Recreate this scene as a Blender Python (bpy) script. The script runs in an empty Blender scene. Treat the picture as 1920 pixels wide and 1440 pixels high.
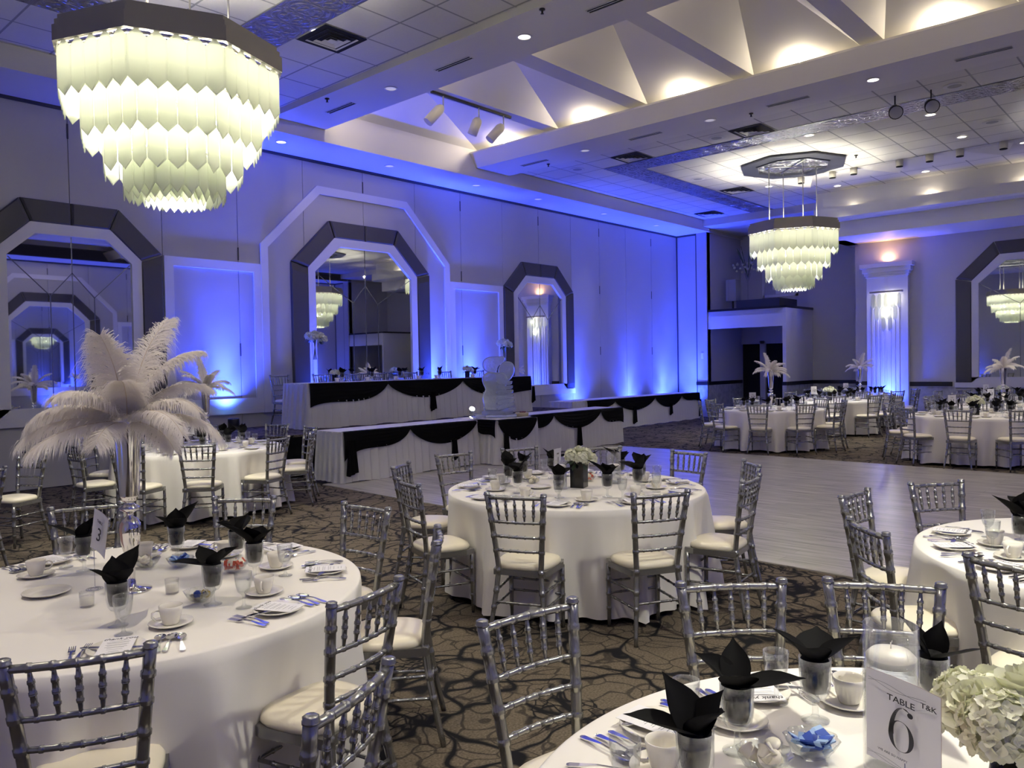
import bpy, bmesh, math, random
from math import sin, cos, pi, radians, sqrt, atan2, hypot
from mathutils import Vector, Matrix
C = bpy.context.scene.collection
rnd = random.Random(7)

# ---------------------------------------------------------------- camera
F_PX, YAW, PITCH, ROLL, H = 1483.33, 0.7353585, -0.0237463, -0.0175827, 1.66
fwd = Vector((cos(YAW)*cos(PITCH), sin(YAW)*cos(PITCH), sin(PITCH)))
rt0 = Vector((sin(YAW), -cos(YAW), 0)); up0 = rt0.cross(fwd)
rt = cos(ROLL)*rt0 + sin(ROLL)*up0; up = -sin(ROLL)*rt0 + cos(ROLL)*up0
cam = bpy.data.cameras.new('camera'); camo = bpy.data.objects.new('camera', cam); C.objects.link(camo)
camo.matrix_world = Matrix(((rt.x, up.x, -fwd.x, 0), (rt.y, up.y, -fwd.y, 0), (rt.z, up.z, -fwd.z, H), (0, 0, 0, 1)))
cam.sensor_width = 36; cam.lens = F_PX/1920*36; cam.clip_start = 0.05; cam.clip_end = 200
bpy.context.scene.camera = camo
def inview(x, y, z, m=90):
    v = Vector((x, y, z-H)); d = v.dot(fwd)
    if d < 0.2: return False
    px = 960+F_PX*v.dot(rt)/d; py = 720-F_PX*v.dot(up)/d
    return -m < px < 1920+m and -m < py < 1440+m

# ---------------------------------------------------------------- materials
def mat(name, col=(.5, .5, .5), rough=.5, metal=0, spec=None, trans=0, emis=None, estr=0, bump=0, bscale=200, var=0, vscale=5, sheen=0, ior=None):
    m = bpy.data.materials.new(name); m.use_nodes = True; nt = m.node_tree; b = nt.nodes['Principled BSDF']
    b.inputs['Base Color'].default_value = (*col, 1); b.inputs['Roughness'].default_value = rough; b.inputs['Metallic'].default_value = metal
    if spec is not None: b.inputs['Specular IOR Level'].default_value = spec
    if trans: b.inputs['Transmission Weight'].default_value = trans
    if ior: b.inputs['IOR'].default_value = ior
    if sheen: b.inputs['Sheen Weight'].default_value = sheen
    if emis: b.inputs['Emission Color'].default_value = (*emis, 1); b.inputs['Emission Strength'].default_value = estr
    if bump or var:
        tc = nt.nodes.new('ShaderNodeTexCoord')
    if bump:
        n = nt.nodes.new('ShaderNodeTexNoise'); n.inputs['Scale'].default_value = bscale; n.inputs['Detail'].default_value = 3
        bp = nt.nodes.new('ShaderNodeBump'); bp.inputs['Strength'].default_value = bump; bp.inputs['Distance'].default_value = .01
        nt.links.new(tc.outputs['Object'], n.inputs['Vector']); nt.links.new(n.outputs['Fac'], bp.inputs['Height']); nt.links.new(bp.outputs['Normal'], b.inputs['Normal'])
    if var:
        n = nt.nodes.new('ShaderNodeTexNoise'); n.inputs['Scale'].default_value = vscale; n.inputs['Detail'].default_value = 4
        r = nt.nodes.new('ShaderNodeValToRGB'); e = r.color_ramp.elements
        e[0].position = .3; e[1].position = .7
        e[0].color = (*[max(0, c*(1-var)) for c in col], 1); e[1].color = (*[min(1, c*(1+var)) for c in col], 1)
        nt.links.new(tc.outputs['Object'], n.inputs['Vector']); nt.links.new(n.outputs['Fac'], r.inputs['Fac']); nt.links.new(r.outputs['Color'], b.inputs['Base Color'])
    return m
def thin_glass(name, tint=(.97, .98, 1), rough=.02, refl=.9, base=.05):
    m = bpy.data.materials.new(name); m.use_nodes = True; nt = m.node_tree; nt.nodes.clear()
    o = nt.nodes.new('ShaderNodeOutputMaterial'); mx = nt.nodes.new('ShaderNodeMixShader')
    t = nt.nodes.new('ShaderNodeBsdfTransparent'); t.inputs[0].default_value = (*tint, 1)
    g = nt.nodes.new('ShaderNodeBsdfGlossy'); g.inputs['Roughness'].default_value = rough
    lw = nt.nodes.new('ShaderNodeLayerWeight'); lw.inputs['Blend'].default_value = .2
    mr = nt.nodes.new('ShaderNodeMapRange'); mr.inputs['To Min'].default_value = base; mr.inputs['To Max'].default_value = refl
    nt.links.new(lw.outputs['Facing'], mr.inputs['Value']); nt.links.new(mr.outputs[0], mx.inputs[0])
    nt.links.new(t.outputs[0], mx.inputs[1]); nt.links.new(g.outputs[0], mx.inputs[2]); nt.links.new(mx.outputs[0], o.inputs[0])
    return m
def translucent(name, col, tcol, tw=.5, gloss=0.1, rough=.3):
    m = bpy.data.materials.new(name); m.use_nodes = True; nt = m.node_tree; nt.nodes.clear()
    o = nt.nodes.new('ShaderNodeOutputMaterial'); mx = nt.nodes.new('ShaderNodeMixShader'); mx.inputs[0].default_value = tw
    d = nt.nodes.new('ShaderNodeBsdfDiffuse'); d.inputs[0].default_value = (*col, 1)
    t = nt.nodes.new('ShaderNodeBsdfTranslucent'); t.inputs[0].default_value = (*tcol, 1)
    nt.links.new(d.outputs[0], mx.inputs[1]); nt.links.new(t.outputs[0], mx.inputs[2])
    m2 = nt.nodes.new('ShaderNodeMixShader'); m2.inputs[0].default_value = gloss
    g = nt.nodes.new('ShaderNodeBsdfGlossy'); g.inputs['Roughness'].default_value = rough
    nt.links.new(mx.outputs[0], m2.inputs[1]); nt.links.new(g.outputs[0], m2.inputs[2]); nt.links.new(m2.outputs[0], o.inputs[0])
    return m
def nodes_of(m): return m.node_tree, m.node_tree.nodes, m.node_tree.links

M = {}
M['wall'] = mat('wall_fabric', (.50, .49, .49), .8, bump=.15, bscale=300)
M['seam'] = mat('seam_dark', (.06, .06, .07), .7)
M['white_paint'] = mat('white_paint', (.72, .71, .70), .5)
M['ceil_paint'] = mat('ceiling_paint', (.62, .60, .57), .8)
M['dark_fabric'] = mat('charcoal_vinyl', (.062, .058, .056), .55, bump=.3, bscale=120)
M['black_band'] = mat('black_rail', (.008, .008, .008), .3)
M['wainscot'] = mat('wainscot', (.40, .40, .41), .6, var=.22, vscale=9)
M['mirror'] = mat('mirror', (.82, .85, .86), .015, 1)
M['joint'] = mat('mirror_joint', (.30, .32, .34), .2, 1)
M['cloth'] = mat('white_cloth', (.80, .775, .72), .75, bump=.06, bscale=500)
M['skirt'] = mat('skirt_cloth', (.62, .61, .62), .7, sheen=.2)
M['black_cloth'] = mat('black_cloth', (.0025, .0025, .003), .8, spec=.12)
M['silver'] = mat('silver_paint', (.31, .31, .30), .26, .80)
M['seat'] = mat('ivory_vinyl', (.80, .74, .58), .30)
M['china'] = mat('china', (.82, .79, .70), .12)
M['steel'] = mat('polished_steel', (.72, .72, .74), .12, 1)
M['chrome'] = mat('mercury_silver', (.80, .78, .76), .06, 1)
M['glass'] = thin_glass('clear_glass', tint=(.985, .99, .99), base=.03, refl=.6, rough=.01)
M['glass_cut'] = thin_glass('cut_glass', tint=(.96, .97, .97), base=.035, refl=.75, rough=.02)
M['paper'] = mat('paper', (.80, .79, .80), .6)
M['ink'] = mat('ink', (.03, .03, .035), .6)
M['grey_ink'] = mat('grey_ink', (.22, .22, .24), .6)
M['pink'] = mat('blush_paper', (.50, .33, .30), .6)
M['feather'] = translucent('ostrich_feather', (.93, .90, .86), (.93, .89, .84), .4, 0)
M['rachis'] = mat('feather_shaft', (.60, .48, .34), .5)
M['petal'] = translucent('white_petal', (.82, .82, .66), (.75, .78, .5), .25, .03)
M['leaf'] = mat('dark_leaf', (.02, .045, .02), .4)
M['stem'] = mat('green_stem', (.10, .16, .07), .5)
M['black_gloss'] = mat('black_vase', (.006, .006, .007), .12)
M['black_plastic'] = mat('black_plastic', (.01, .01, .011), .4)
M['wax'] = mat('wax', (.85, .82, .74), .4)
M['pendant'] = translucent('frosted_glass', (.68, .71, .64), (.93, .95, .86), .60, .10, .25)
M['rod'] = mat('brushed_rod', (.55, .53, .50), .3, .9)
M['bronze'] = mat('grey_metal_band', (.28, .26, .23), .45, .3)
M['navy'] = mat('dark_navy', (.03, .032, .05), .4)
M['bulb'] = mat('bulb', (1, 1, 1), .5, emis=(1, .93, .68), estr=60)
M['lens'] = mat('lamp_lens', (1, 1, 1), .5, emis=(1, .90, .78), estr=4)
M['lens_dim'] = mat('lamp_lens_dim', (.6, .6, .6), .3, emis=(1, .93, .85), estr=.35)
M['ledlens'] = mat('led_lens', (.1, .2, .6), .3, emis=(.02, .25, 1), estr=30)
M['vent'] = mat('vent_metal', (.55, .54, .52), .5)
M['hole'] = mat('dark_hole', (.004, .004, .004), .9)
M['beige'] = mat('beige_metal', (.52, .49, .42), .5)
M['speaker'] = mat('speaker_grille', (.30, .30, .31), .8)
M['grey_plastic'] = mat('grey_plastic', (.33, .34, .38), .5)
M['gold'] = mat('cake_side', (.75, .66, .40), .6)
M['berry'] = mat('berries', (.16, .02, .02), .3)
M['blue_pack'] = mat('blue_packets', (.35, .50, .75), .5)
M['blue_pack2'] = mat('blue_packet_print', (.03, .08, .40), .5)
M['red_pack'] = mat('red_packets', (.55, .10, .05), .5)
M['cream_pack'] = mat('creamer_cups', (.85, .80, .66), .4)
M['foil'] = mat('foil', (.70, .66, .50), .2, 1)
M['yellow_foil'] = mat('yellow_foil', (.85, .65, .08), .25, .6)
M['water'] = thin_glass('water', tint=(.92, .95, .97), base=.08, refl=.8)

# ice
m = mat('carved_ice', (.84, .90, 1), .14, trans=.72, ior=1.3, bump=1.0, bscale=18); M['ice'] = m
# carpet
m = mat('carpet', (.1, .09, .08), .95, spec=.1); M['carpet'] = m
nt, N, Lk = nodes_of(m); b = N['Principled BSDF']
tc = N.new('ShaderNodeTexCoord')
nz = N.new('ShaderNodeTexNoise'); nz.inputs['Scale'].default_value = 2.2; nz.inputs['Detail'].default_value = 2
sub = N.new('ShaderNodeVectorMath'); sub.operation = 'SUBTRACT'; sub.inputs[1].default_value = (.5, .5, .5)
scl = N.new('ShaderNodeVectorMath'); scl.operation = 'SCALE'; scl.inputs['Scale'].default_value = .55
add = N.new('ShaderNodeVectorMath'); add.operation = 'ADD'
Lk.new(tc.outputs['Object'], nz.inputs['Vector']); Lk.new(nz.outputs['Color'], sub.inputs[0]); Lk.new(sub.outputs[0], scl.inputs[0])
Lk.new(tc.outputs['Object'], add.inputs[0]); Lk.new(scl.outputs[0], add.inputs[1])
def vor(scale, lo, hi):
    v = N.new('ShaderNodeTexVoronoi'); v.feature = 'DISTANCE_TO_EDGE'; v.inputs['Scale'].default_value = scale; Lk.new(add.outputs[0], v.inputs['Vector'])
    r = N.new('ShaderNodeMapRange'); r.inputs['From Min'].default_value = lo; r.inputs['From Max'].default_value = hi; Lk.new(v.outputs['Distance'], r.inputs['Value']); return r.outputs[0]
big = vor(2.6, .018, .06); fine = vor(13, .03, .12); mid = vor(6.5, .01, .05)
vc = N.new('ShaderNodeTexVoronoi'); vc.inputs['Scale'].default_value = 1.5; vc.inputs['Randomness'].default_value = .55; Lk.new(add.outputs[0], vc.inputs['Vector'])
mk = N.new('ShaderNodeMapRange'); mk.inputs['From Min'].default_value = .30; mk.inputs['From Max'].default_value = .36; Lk.new(vc.outputs['Distance'], mk.inputs['Value'])
def mth(op, a, b_):
    n = N.new('ShaderNodeMath'); n.operation = op
    for i, x in enumerate((a, b_)):
        if isinstance(x, (int, float)): n.inputs[i].default_value = x
        else: Lk.new(x, n.inputs[i])
    return n.outputs[0]
fm = mth('MAXIMUM', fine, mk.outputs[0]); mm = mth('MAXIMUM', mid, .35)
al = mth('MULTIPLY', mth('MULTIPLY', big, fm), mm)
nf = N.new('ShaderNodeTexNoise'); nf.inputs['Scale'].default_value = 90; nf.inputs['Detail'].default_value = 3; Lk.new(tc.outputs['Object'], nf.inputs['Vector'])
cr = N.new('ShaderNodeValToRGB'); cr.color_ramp.elements[0].position = .3; cr.color_ramp.elements[1].position = .7
cr.color_ramp.elements[0].color = (.070, .057, .042, 1); cr.color_ramp.elements[1].color = (.150, .124, .092, 1); Lk.new(nf.outputs['Fac'], cr.inputs['Fac'])
mc = N.new('ShaderNodeMix'); mc.data_type = 'RGBA'; mc.inputs[6].default_value = (.008, .008, .010, 1)
Lk.new(al, mc.inputs[0]); Lk.new(cr.outputs['Color'], mc.inputs[7]); Lk.new(mc.outputs[2], b.inputs['Base Color'])
# dance floor planks
m = mat('dance_planks', (.3, .3, .3), .27, spec=.8); M['planks'] = m
nt, N, Lk = nodes_of(m); b = N['Principled BSDF']; tc = N.new('ShaderNodeTexCoord'); mp = N.new('ShaderNodeMapping')
mp.inputs['Rotation'].default_value = (0, 0, radians(90)); Lk.new(tc.outputs['Object'], mp.inputs['Vector'])
br = N.new('ShaderNodeTexBrick'); br.inputs['Scale'].default_value = 1; br.inputs['Brick Width'].default_value = 1.1; br.inputs['Row Height'].default_value = .15
br.inputs['Mortar Size'].default_value = .0018; br.inputs['Color1'].default_value = (.40, .385, .36, 1); br.inputs['Color2'].default_value = (.355, .34, .32, 1); br.inputs['Mortar'].default_value = (.27, .26, .25, 1)
Lk.new(mp.outputs[0], br.inputs['Vector'])
mp2 = N.new('ShaderNodeMapping'); mp2.inputs['Scale'].default_value = (9, .55, 1); Lk.new(tc.outputs['Object'], mp2.inputs['Vector'])
n2 = N.new('ShaderNodeTexNoise'); n2.inputs['Scale'].default_value = 3; n2.inputs['Detail'].default_value = 6; Lk.new(mp2.outputs[0], n2.inputs['Vector'])
mx = N.new('ShaderNodeMix'); mx.data_type = 'RGBA'; mx.blend_type = 'MULTIPLY'; mx.inputs[0].default_value = .8
r2 = N.new('ShaderNodeValToRGB'); r2.color_ramp.elements[0].position = .3; r2.color_ramp.elements[0].color = (.62, .60, .58, 1); r2.color_ramp.elements[1].position = .7; r2.color_ramp.elements[1].color = (1.2, 1.18, 1.15, 1)
Lk.new(n2.outputs['Fac'], r2.inputs['Fac']); Lk.new(br.outputs['Color'], mx.inputs[6]); Lk.new(r2.outputs['Color'], mx.inputs[7]); Lk.new(mx.outputs[2], b.inputs['Base Color'])
# acoustic tile grid
def tilemat(name, x0, y0):
    m = mat(name, (.6, .6, .6), .85); nt, N, Lk = nodes_of(m); b = N['Principled BSDF']; tc = N.new('ShaderNodeTexCoord'); sp = N.new('ShaderNodeSeparateXYZ'); Lk.new(tc.outputs['Object'], sp.inputs[0])
    outs = []
    for o, off in ((0, x0), (1, y0)):
        a = N.new('ShaderNodeMath'); a.operation = 'SUBTRACT'; a.inputs[1].default_value = off; Lk.new(sp.outputs[o], a.inputs[0])
        p = N.new('ShaderNodeMath'); p.operation = 'PINGPONG'; p.inputs[1].default_value = .325; Lk.new(a.outputs[0], p.inputs[0])
        r = N.new('ShaderNodeMapRange'); r.inputs['From Min'].default_value = .010; r.inputs['From Max'].default_value = .016; Lk.new(p.outputs[0], r.inputs['Value']); outs.append(r.outputs[0])
    mn = N.new('ShaderNodeMath'); mn.operation = 'MINIMUM'; Lk.new(outs[0], mn.inputs[0]); Lk.new(outs[1], mn.inputs[1])
    nz = N.new('ShaderNodeTexNoise'); nz.inputs['Scale'].default_value = 60; Lk.new(tc.outputs['Object'], nz.inputs['Vector'])
    rp = N.new('ShaderNodeValToRGB'); rp.color_ramp.elements[0].color = (.54, .53, .50, 1); rp.color_ramp.elements[1].color = (.62, .60, .57, 1); Lk.new(nz.outputs['Fac'], rp.inputs['Fac'])
    mx = N.new('ShaderNodeMix'); mx.data_type = 'RGBA'; mx.inputs[6].default_value = (.27, .27, .27, 1); Lk.new(mn.outputs[0], mx.inputs[0]); Lk.new(rp.outputs['Color'], mx.inputs[7]); Lk.new(mx.outputs[2], b.inputs['Base Color'])
    bp = N.new('ShaderNodeBump'); bp.inputs['Distance'].default_value = .01; bp.inputs['Strength'].default_value = .4; Lk.new(mn.outputs[0], bp.inputs['Height']); Lk.new(bp.outputs[0], b.inputs['Normal'])
    return m
M['tile_near'] = tilemat('ceiling_tiles_near', 7.02, 10.10)
M['tile_far'] = tilemat('ceiling_tiles_far', 14.10, 10.00)
# embossed tin
def tinmat(name, x0, y0):
    m = mat(name, (.36, .36, .40), .25, .85); nt, N, Lk = nodes_of(m); b = N['Principled BSDF']; tc = N.new('ShaderNodeTexCoord')
    mp = N.new('ShaderNodeVectorMath'); mp.operation = 'SUBTRACT'; mp.inputs[1].default_value = (x0, y0, 0); Lk.new(tc.outputs['Object'], mp.inputs[0])
    sp = N.new('ShaderNodeSeparateXYZ'); Lk.new(mp.outputs[0], sp.inputs[0]); cs = []
    for o in (0, 1):
        p = N.new('ShaderNodeMath'); p.operation = 'PINGPONG'; p.inputs[1].default_value = .325; Lk.new(sp.outputs[o], p.inputs[0]); cs.append(p.outputs[0])
    cb = N.new('ShaderNodeCombineXYZ'); Lk.new(cs[0], cb.inputs[0]); Lk.new(cs[1], cb.inputs[1])
    def ring(cx, cy, fr):
        d = N.new('ShaderNodeVectorMath'); d.operation = 'DISTANCE'; d.inputs[1].default_value = (cx, cy, 0); Lk.new(cb.outputs[0], d.inputs[0])
        s = N.new('ShaderNodeMath'); s.operation = 'MULTIPLY'; s.inputs[1].default_value = fr; Lk.new(d.outputs['Value'], s.inputs[0])
        q = N.new('ShaderNodeMath'); q.operation = 'SINE'; Lk.new(s.outputs[0], q.inputs[0]); return q.outputs[0]
    a = N.new('ShaderNodeMath'); a.operation = 'MAXIMUM'; Lk.new(ring(.19, .19, 62), a.inputs[0]); Lk.new(ring(.325, .1, 70), a.inputs[1])
    mn = N.new('ShaderNodeMath'); mn.operation = 'MINIMUM'; Lk.new(cs[0], mn.inputs[0]); Lk.new(cs[1], mn.inputs[1])
    r = N.new('ShaderNodeMapRange'); r.inputs['From Min'].default_value = .012; r.inputs['From Max'].default_value = .03; Lk.new(mn.outputs[0], r.inputs['Value'])
    mu = N.new('ShaderNodeMath'); mu.operation = 'MULTIPLY'; Lk.new(a.outputs[0], mu.inputs[0]); Lk.new(r.outputs[0], mu.inputs[1])
    bp = N.new('ShaderNodeBump'); bp.inputs['Distance'].default_value = .012; bp.inputs['Strength'].default_value = .9; Lk.new(mu.outputs[0], bp.inputs['Height']); Lk.new(bp.outputs[0], b.inputs['Normal'])
    return m
M['tin_near'] = tinmat('embossed_tin_near', 5.07, 10.10)
M['tin_far'] = tinmat('embossed_tin_far', 14.10, 10.00)

# ---------------------------------------------------------------- mesh helpers
def quad(bm, pts, mi=0):
    f = bm.faces.new([bm.verts.new(p) for p in pts]); f.material_index = mi; return f
def box(bm, x0, x1, y0, y1, z0, z1, mi=0):
    v = [bm.verts.new(p) for p in ((x0, y0, z0), (x1, y0, z0), (x1, y1, z0), (x0, y1, z0), (x0, y0, z1), (x1, y0, z1), (x1, y1, z1), (x0, y1, z1))]
    for f in ((0, 3, 2, 1), (4, 5, 6, 7), (0, 1, 5, 4), (1, 2, 6, 5), (2, 3, 7, 6), (3, 0, 4, 7)):
        bm.faces.new([v[i] for i in f]).material_index = mi
def prism(bm, poly, fn, a, b, mi=0):
    """poly list of 2D points, fn(u,v,w)->3D; extruded w from a to b"""
    A = [bm.verts.new(fn(u, v, a)) for u, v in poly]; B = [bm.verts.new(fn(u, v, b)) for u, v in poly]; n = len(poly)
    for i in range(n): bm.faces.new((A[i], A[(i+1) % n], B[(i+1) % n], B[i])).material_index = mi
    bm.faces.new(A[::-1]).material_index = mi; bm.faces.new(B).material_index = mi
def sweep(bm, pts, radii, seg=8, mi=0, caps=True, sx=1.0):
    pts = [Vector(p) for p in pts]; n = len(pts); rings = []
    t0 = (pts[1]-pts[0]).normalized(); ref = Vector((0, 0, 1)) if abs(t0.z) < .9 else Vector((1, 0, 0))
    u = t0.cross(ref).normalized()
    for i, p in enumerate(pts):
        t = (pts[min(i+1, n-1)]-pts[max(i-1, 0)]).normalized()
        u = (u-t*u.dot(t)).normalized(); w = t.cross(u); r = radii[i] if hasattr(radii, '__len__') else radii
        rings.append([bm.verts.new(p+(u*cos(2*pi*k/seg)*sx+w*sin(2*pi*k/seg))*r) for k in range(seg)])
    for a, b_ in zip(rings, rings[1:]):
        for k in range(seg):
            f = bm.faces.new((a[k], a[(k+1) % seg], b_[(k+1) % seg], b_[k])); f.material_index = mi; f.smooth = True
    if caps:
        bm.faces.new(rings[0][::-1]).material_index = mi; bm.faces.new(rings[-1]).material_index = mi
def lathe(bm, prof, seg=20, c=(0, 0, 0), mi=0, fr=None, smooth=True):
    rings = []
    for r, z in prof:
        if r < 1e-5: rings.append([bm.verts.new((c[0], c[1], c[2]+z))])
        else: rings.append([bm.verts.new((c[0]+(r*(fr(2*pi*k/seg, z) if fr else 1))*cos(2*pi*k/seg), c[1]+(r*(fr(2*pi*k/seg, z) if fr else 1))*sin(2*pi*k/seg), c[2]+z)) for k in range(seg)])
    for a, b_ in zip(rings, rings[1:]):
        for k in range(seg):
            k2 = (k+1) % seg
            if len(a) == 1 and len(b_) == 1: continue
            if len(a) == 1: f = bm.faces.new((a[0], b_[k2], b_[k]))
            elif len(b_) == 1: f = bm.faces.new((a[k], a[k2], b_[0]))
            else: f = bm.faces.new((a[k], a[k2], b_[k2], b_[k]))
            f.smooth = smooth; f.material_index = mi
def grid(bm, fn, nu, nv, mi=0, closeu=False):
    V = [[bm.verts.new(fn(i/nu, j/nv)) for j in range(nv+1)] for i in range(nu+(0 if closeu else 1))]
    for i in range(nu):
        a = V[i]; b_ = V[(i+1) % len(V)]
        for j in range(nv):
            f = bm.faces.new((a[j], b_[j], b_[j+1], a[j+1])); f.smooth = True; f.material_index = mi
def blob(bm, c, r, seed=0, amp=.15, sub=2, mi=0, sc=(1, 1, 1)):
    q = bmesh.ops.create_icosphere(bm, subdivisions=sub, radius=1); rr = random.Random(seed)
    for v in q['verts']:
        k = 1+amp*(rr.random()-.5)*2; v.co = Vector((c[0]+v.co.x*r*k*sc[0], c[1]+v.co.y*r*k*sc[1], c[2]+v.co.z*r*k*sc[2]))
    for f in {f for v in q['verts'] for f in v.link_faces}: f.smooth = True; f.material_index = mi
def mesh(bm, name, mats, recalc=True):
    if recalc: bmesh.ops.recalc_face_normals(bm, faces=bm.faces)
    me = bpy.data.meshes.new(name); bm.to_mesh(me); bm.free()
    for m in (mats if isinstance(mats, (list, tuple)) else [mats]): me.materials.append(M[m])
    return me
def obj(name, me, parent=None, loc=None, rot=None):
    o = bpy.data.objects.new(name, me); C.objects.link(o)
    if parent: o.parent = parent
    if loc: o.location = loc
    if rot: o.rotation_euler = rot
    return o
def mk(name, mats, build, parent=None, loc=None, rot=None, recalc=True):
    bm = bmesh.new(); build(bm); return obj(name, mesh(bm, name, mats, recalc), parent, loc, rot)
def tag(o, label, cat, group=None, kind=None):
    o['label'] = label; o['category'] = cat
    if group: o['group'] = group
    if kind: o['kind'] = kind
    return o
def thing(name, label, cat, loc=(0, 0, 0), rz=0, group=None):
    o = bpy.data.objects.new(name, None); C.objects.link(o); o.location = loc; o.rotation_euler = (0, 0, rz)
    return tag(o, label, cat, group)
def struct(name, mats, build, recalc=True):
    o = mk(name, mats, build, recalc=recalc); o['kind'] = 'structure'; return o
def copytree(o, parent=None):
    c = o.copy(); C.objects.link(c)
    if parent: c.parent = parent
    for ch in list(o.children): copytree(ch, c)
    return c
def place(proto, loc, rz, label, group, first):
    """first: mutable flag list"""
    if first: first.clear(); o = proto
    else: o = copytree(proto)
    o.location = loc; o.rotation_euler = (0, 0, rz); o['label'] = label; o['group'] = group
    return o
def text_mesh(s, size, matname, shear=0, extrude=.0004):
    cu = bpy.data.curves.new('text', 'FONT'); cu.body = s; cu.size = size; cu.shear = shear; cu.extrude = extrude; cu.align_x = 'CENTER'; cu.resolution_u = 2
    o = bpy.data.objects.new('text', cu); C.objects.link(o); bpy.context.view_layer.update()
    me = bpy.data.meshes.new_from_object(o.evaluated_get(bpy.context.evaluated_depsgraph_get())); bpy.data.objects.remove(o)
    me.materials.clear(); me.materials.append(M[matname]); return me
# ================================================================ ROOM
XB, XF, YL, YR, YC = -2.2, 21.68, 12.654, -5.25, 3.70
def twin(o):
    c = o.copy(); C.objects.link(c); c.scale.y = -1; c.location.y = 2*YC; return c
def fl(bm): quad(bm, ((XB, YR, 0), (24.2, YR, 0), (24.2, YL, 0), (XB, YL, 0)))
struct('floor', 'carpet', fl, recalc=False)
def dance(bm):
    P = [(6.5, 9.55), (6.02, 0), (5.85, -3.4), (12.6, -3.4), (12.85, 0), (13.12, 5.8), (13.12, 9.55)]
    prism(bm, P, lambda u, v, w: (u, v, w), .001, .012)
tag(mk('dance_floor', 'planks', dance), 'large grey wood plank dance floor laid on the carpet', 'dance floor')
# --- folding partition wall (left) and its twin on the opposite side
SEAMS = [-2.2, -1.08, .28, 1.64, 2.99, 4.347, 5.70, 7.01, 8.33, 9.70, 11.04, 12.37, 13.73, 15.05, 16.35, 17.60, 18.87, 20.21, 21.68]
def partition(y, s, name):
    def f(bm):
        for i, (a, b) in enumerate(zip(SEAMS, SEAMS[1:])):
            ya, yb = sorted((y, y+s*.06)); box(bm, a+.005, b-.005, ya, yb, .012, 5.50)
            if i % 2 and i > 3:
                for z in (5.1, 3.55, 1.9): ya, yb = sorted((y-s*.004, y+s*.01)); box(bm, a-.013, a+.013, ya, yb, z, z+.22, 1)
        ya, yb = sorted((y+s*.05, y+s*.12)); box(bm, XB, XF, ya, yb, 0, 5.56, 1)
    struct(name, ('wall', 'seam'), f)
partition(YL, 1, 'wall_left'); partition(YR, -1, 'wall_right')
struct('wall_back', 'wall', lambda bm: box(bm, XB-.1, XB, YR-.2, YL+.2, 0, 6.2))
# arch outline: bottom left up and round to bottom right
def octo(cx, zb, hw, zs, ht, zt): return [(cx-hw, zb), (cx-hw, zs), (cx-ht, zt), (cx+ht, zt), (cx+hw, zs), (cx+hw, zb)]
def ringprism(bm, A, B, fn, a, b, mi=0, close=True):
    """band between outlines A (outer) and B (inner) with same count"""
    n = len(A); R = range(n) if close else range(n-1)
    for i in R:
        j = (i+1) % n
        vs = [[bm.verts.new(fn(*q, w)) for q in (A[i], A[j], B[j], B[i])] for w in (a, b)]
        bm.faces.new(vs[0]).material_index = mi; bm.faces.new(vs[1][::-1]).material_index = mi
        for k in range(4): bm.faces.new((vs[0][k], vs[0][(k+1) % 4], vs[1][(k+1) % 4], vs[1][k])).material_index = mi
SM = dict(o=(1.33, 3.52, .675, 4.15), i=(1.0, 3.39, .54, 3.825), m=(.85, 3.33, .48, 3.665))
LG = dict(o=(1.68, 3.62, .84, 4.455), i=(1.325, 3.535, .72, 4.14), m=(1.17, 3.475, .60, 3.98))
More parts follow.
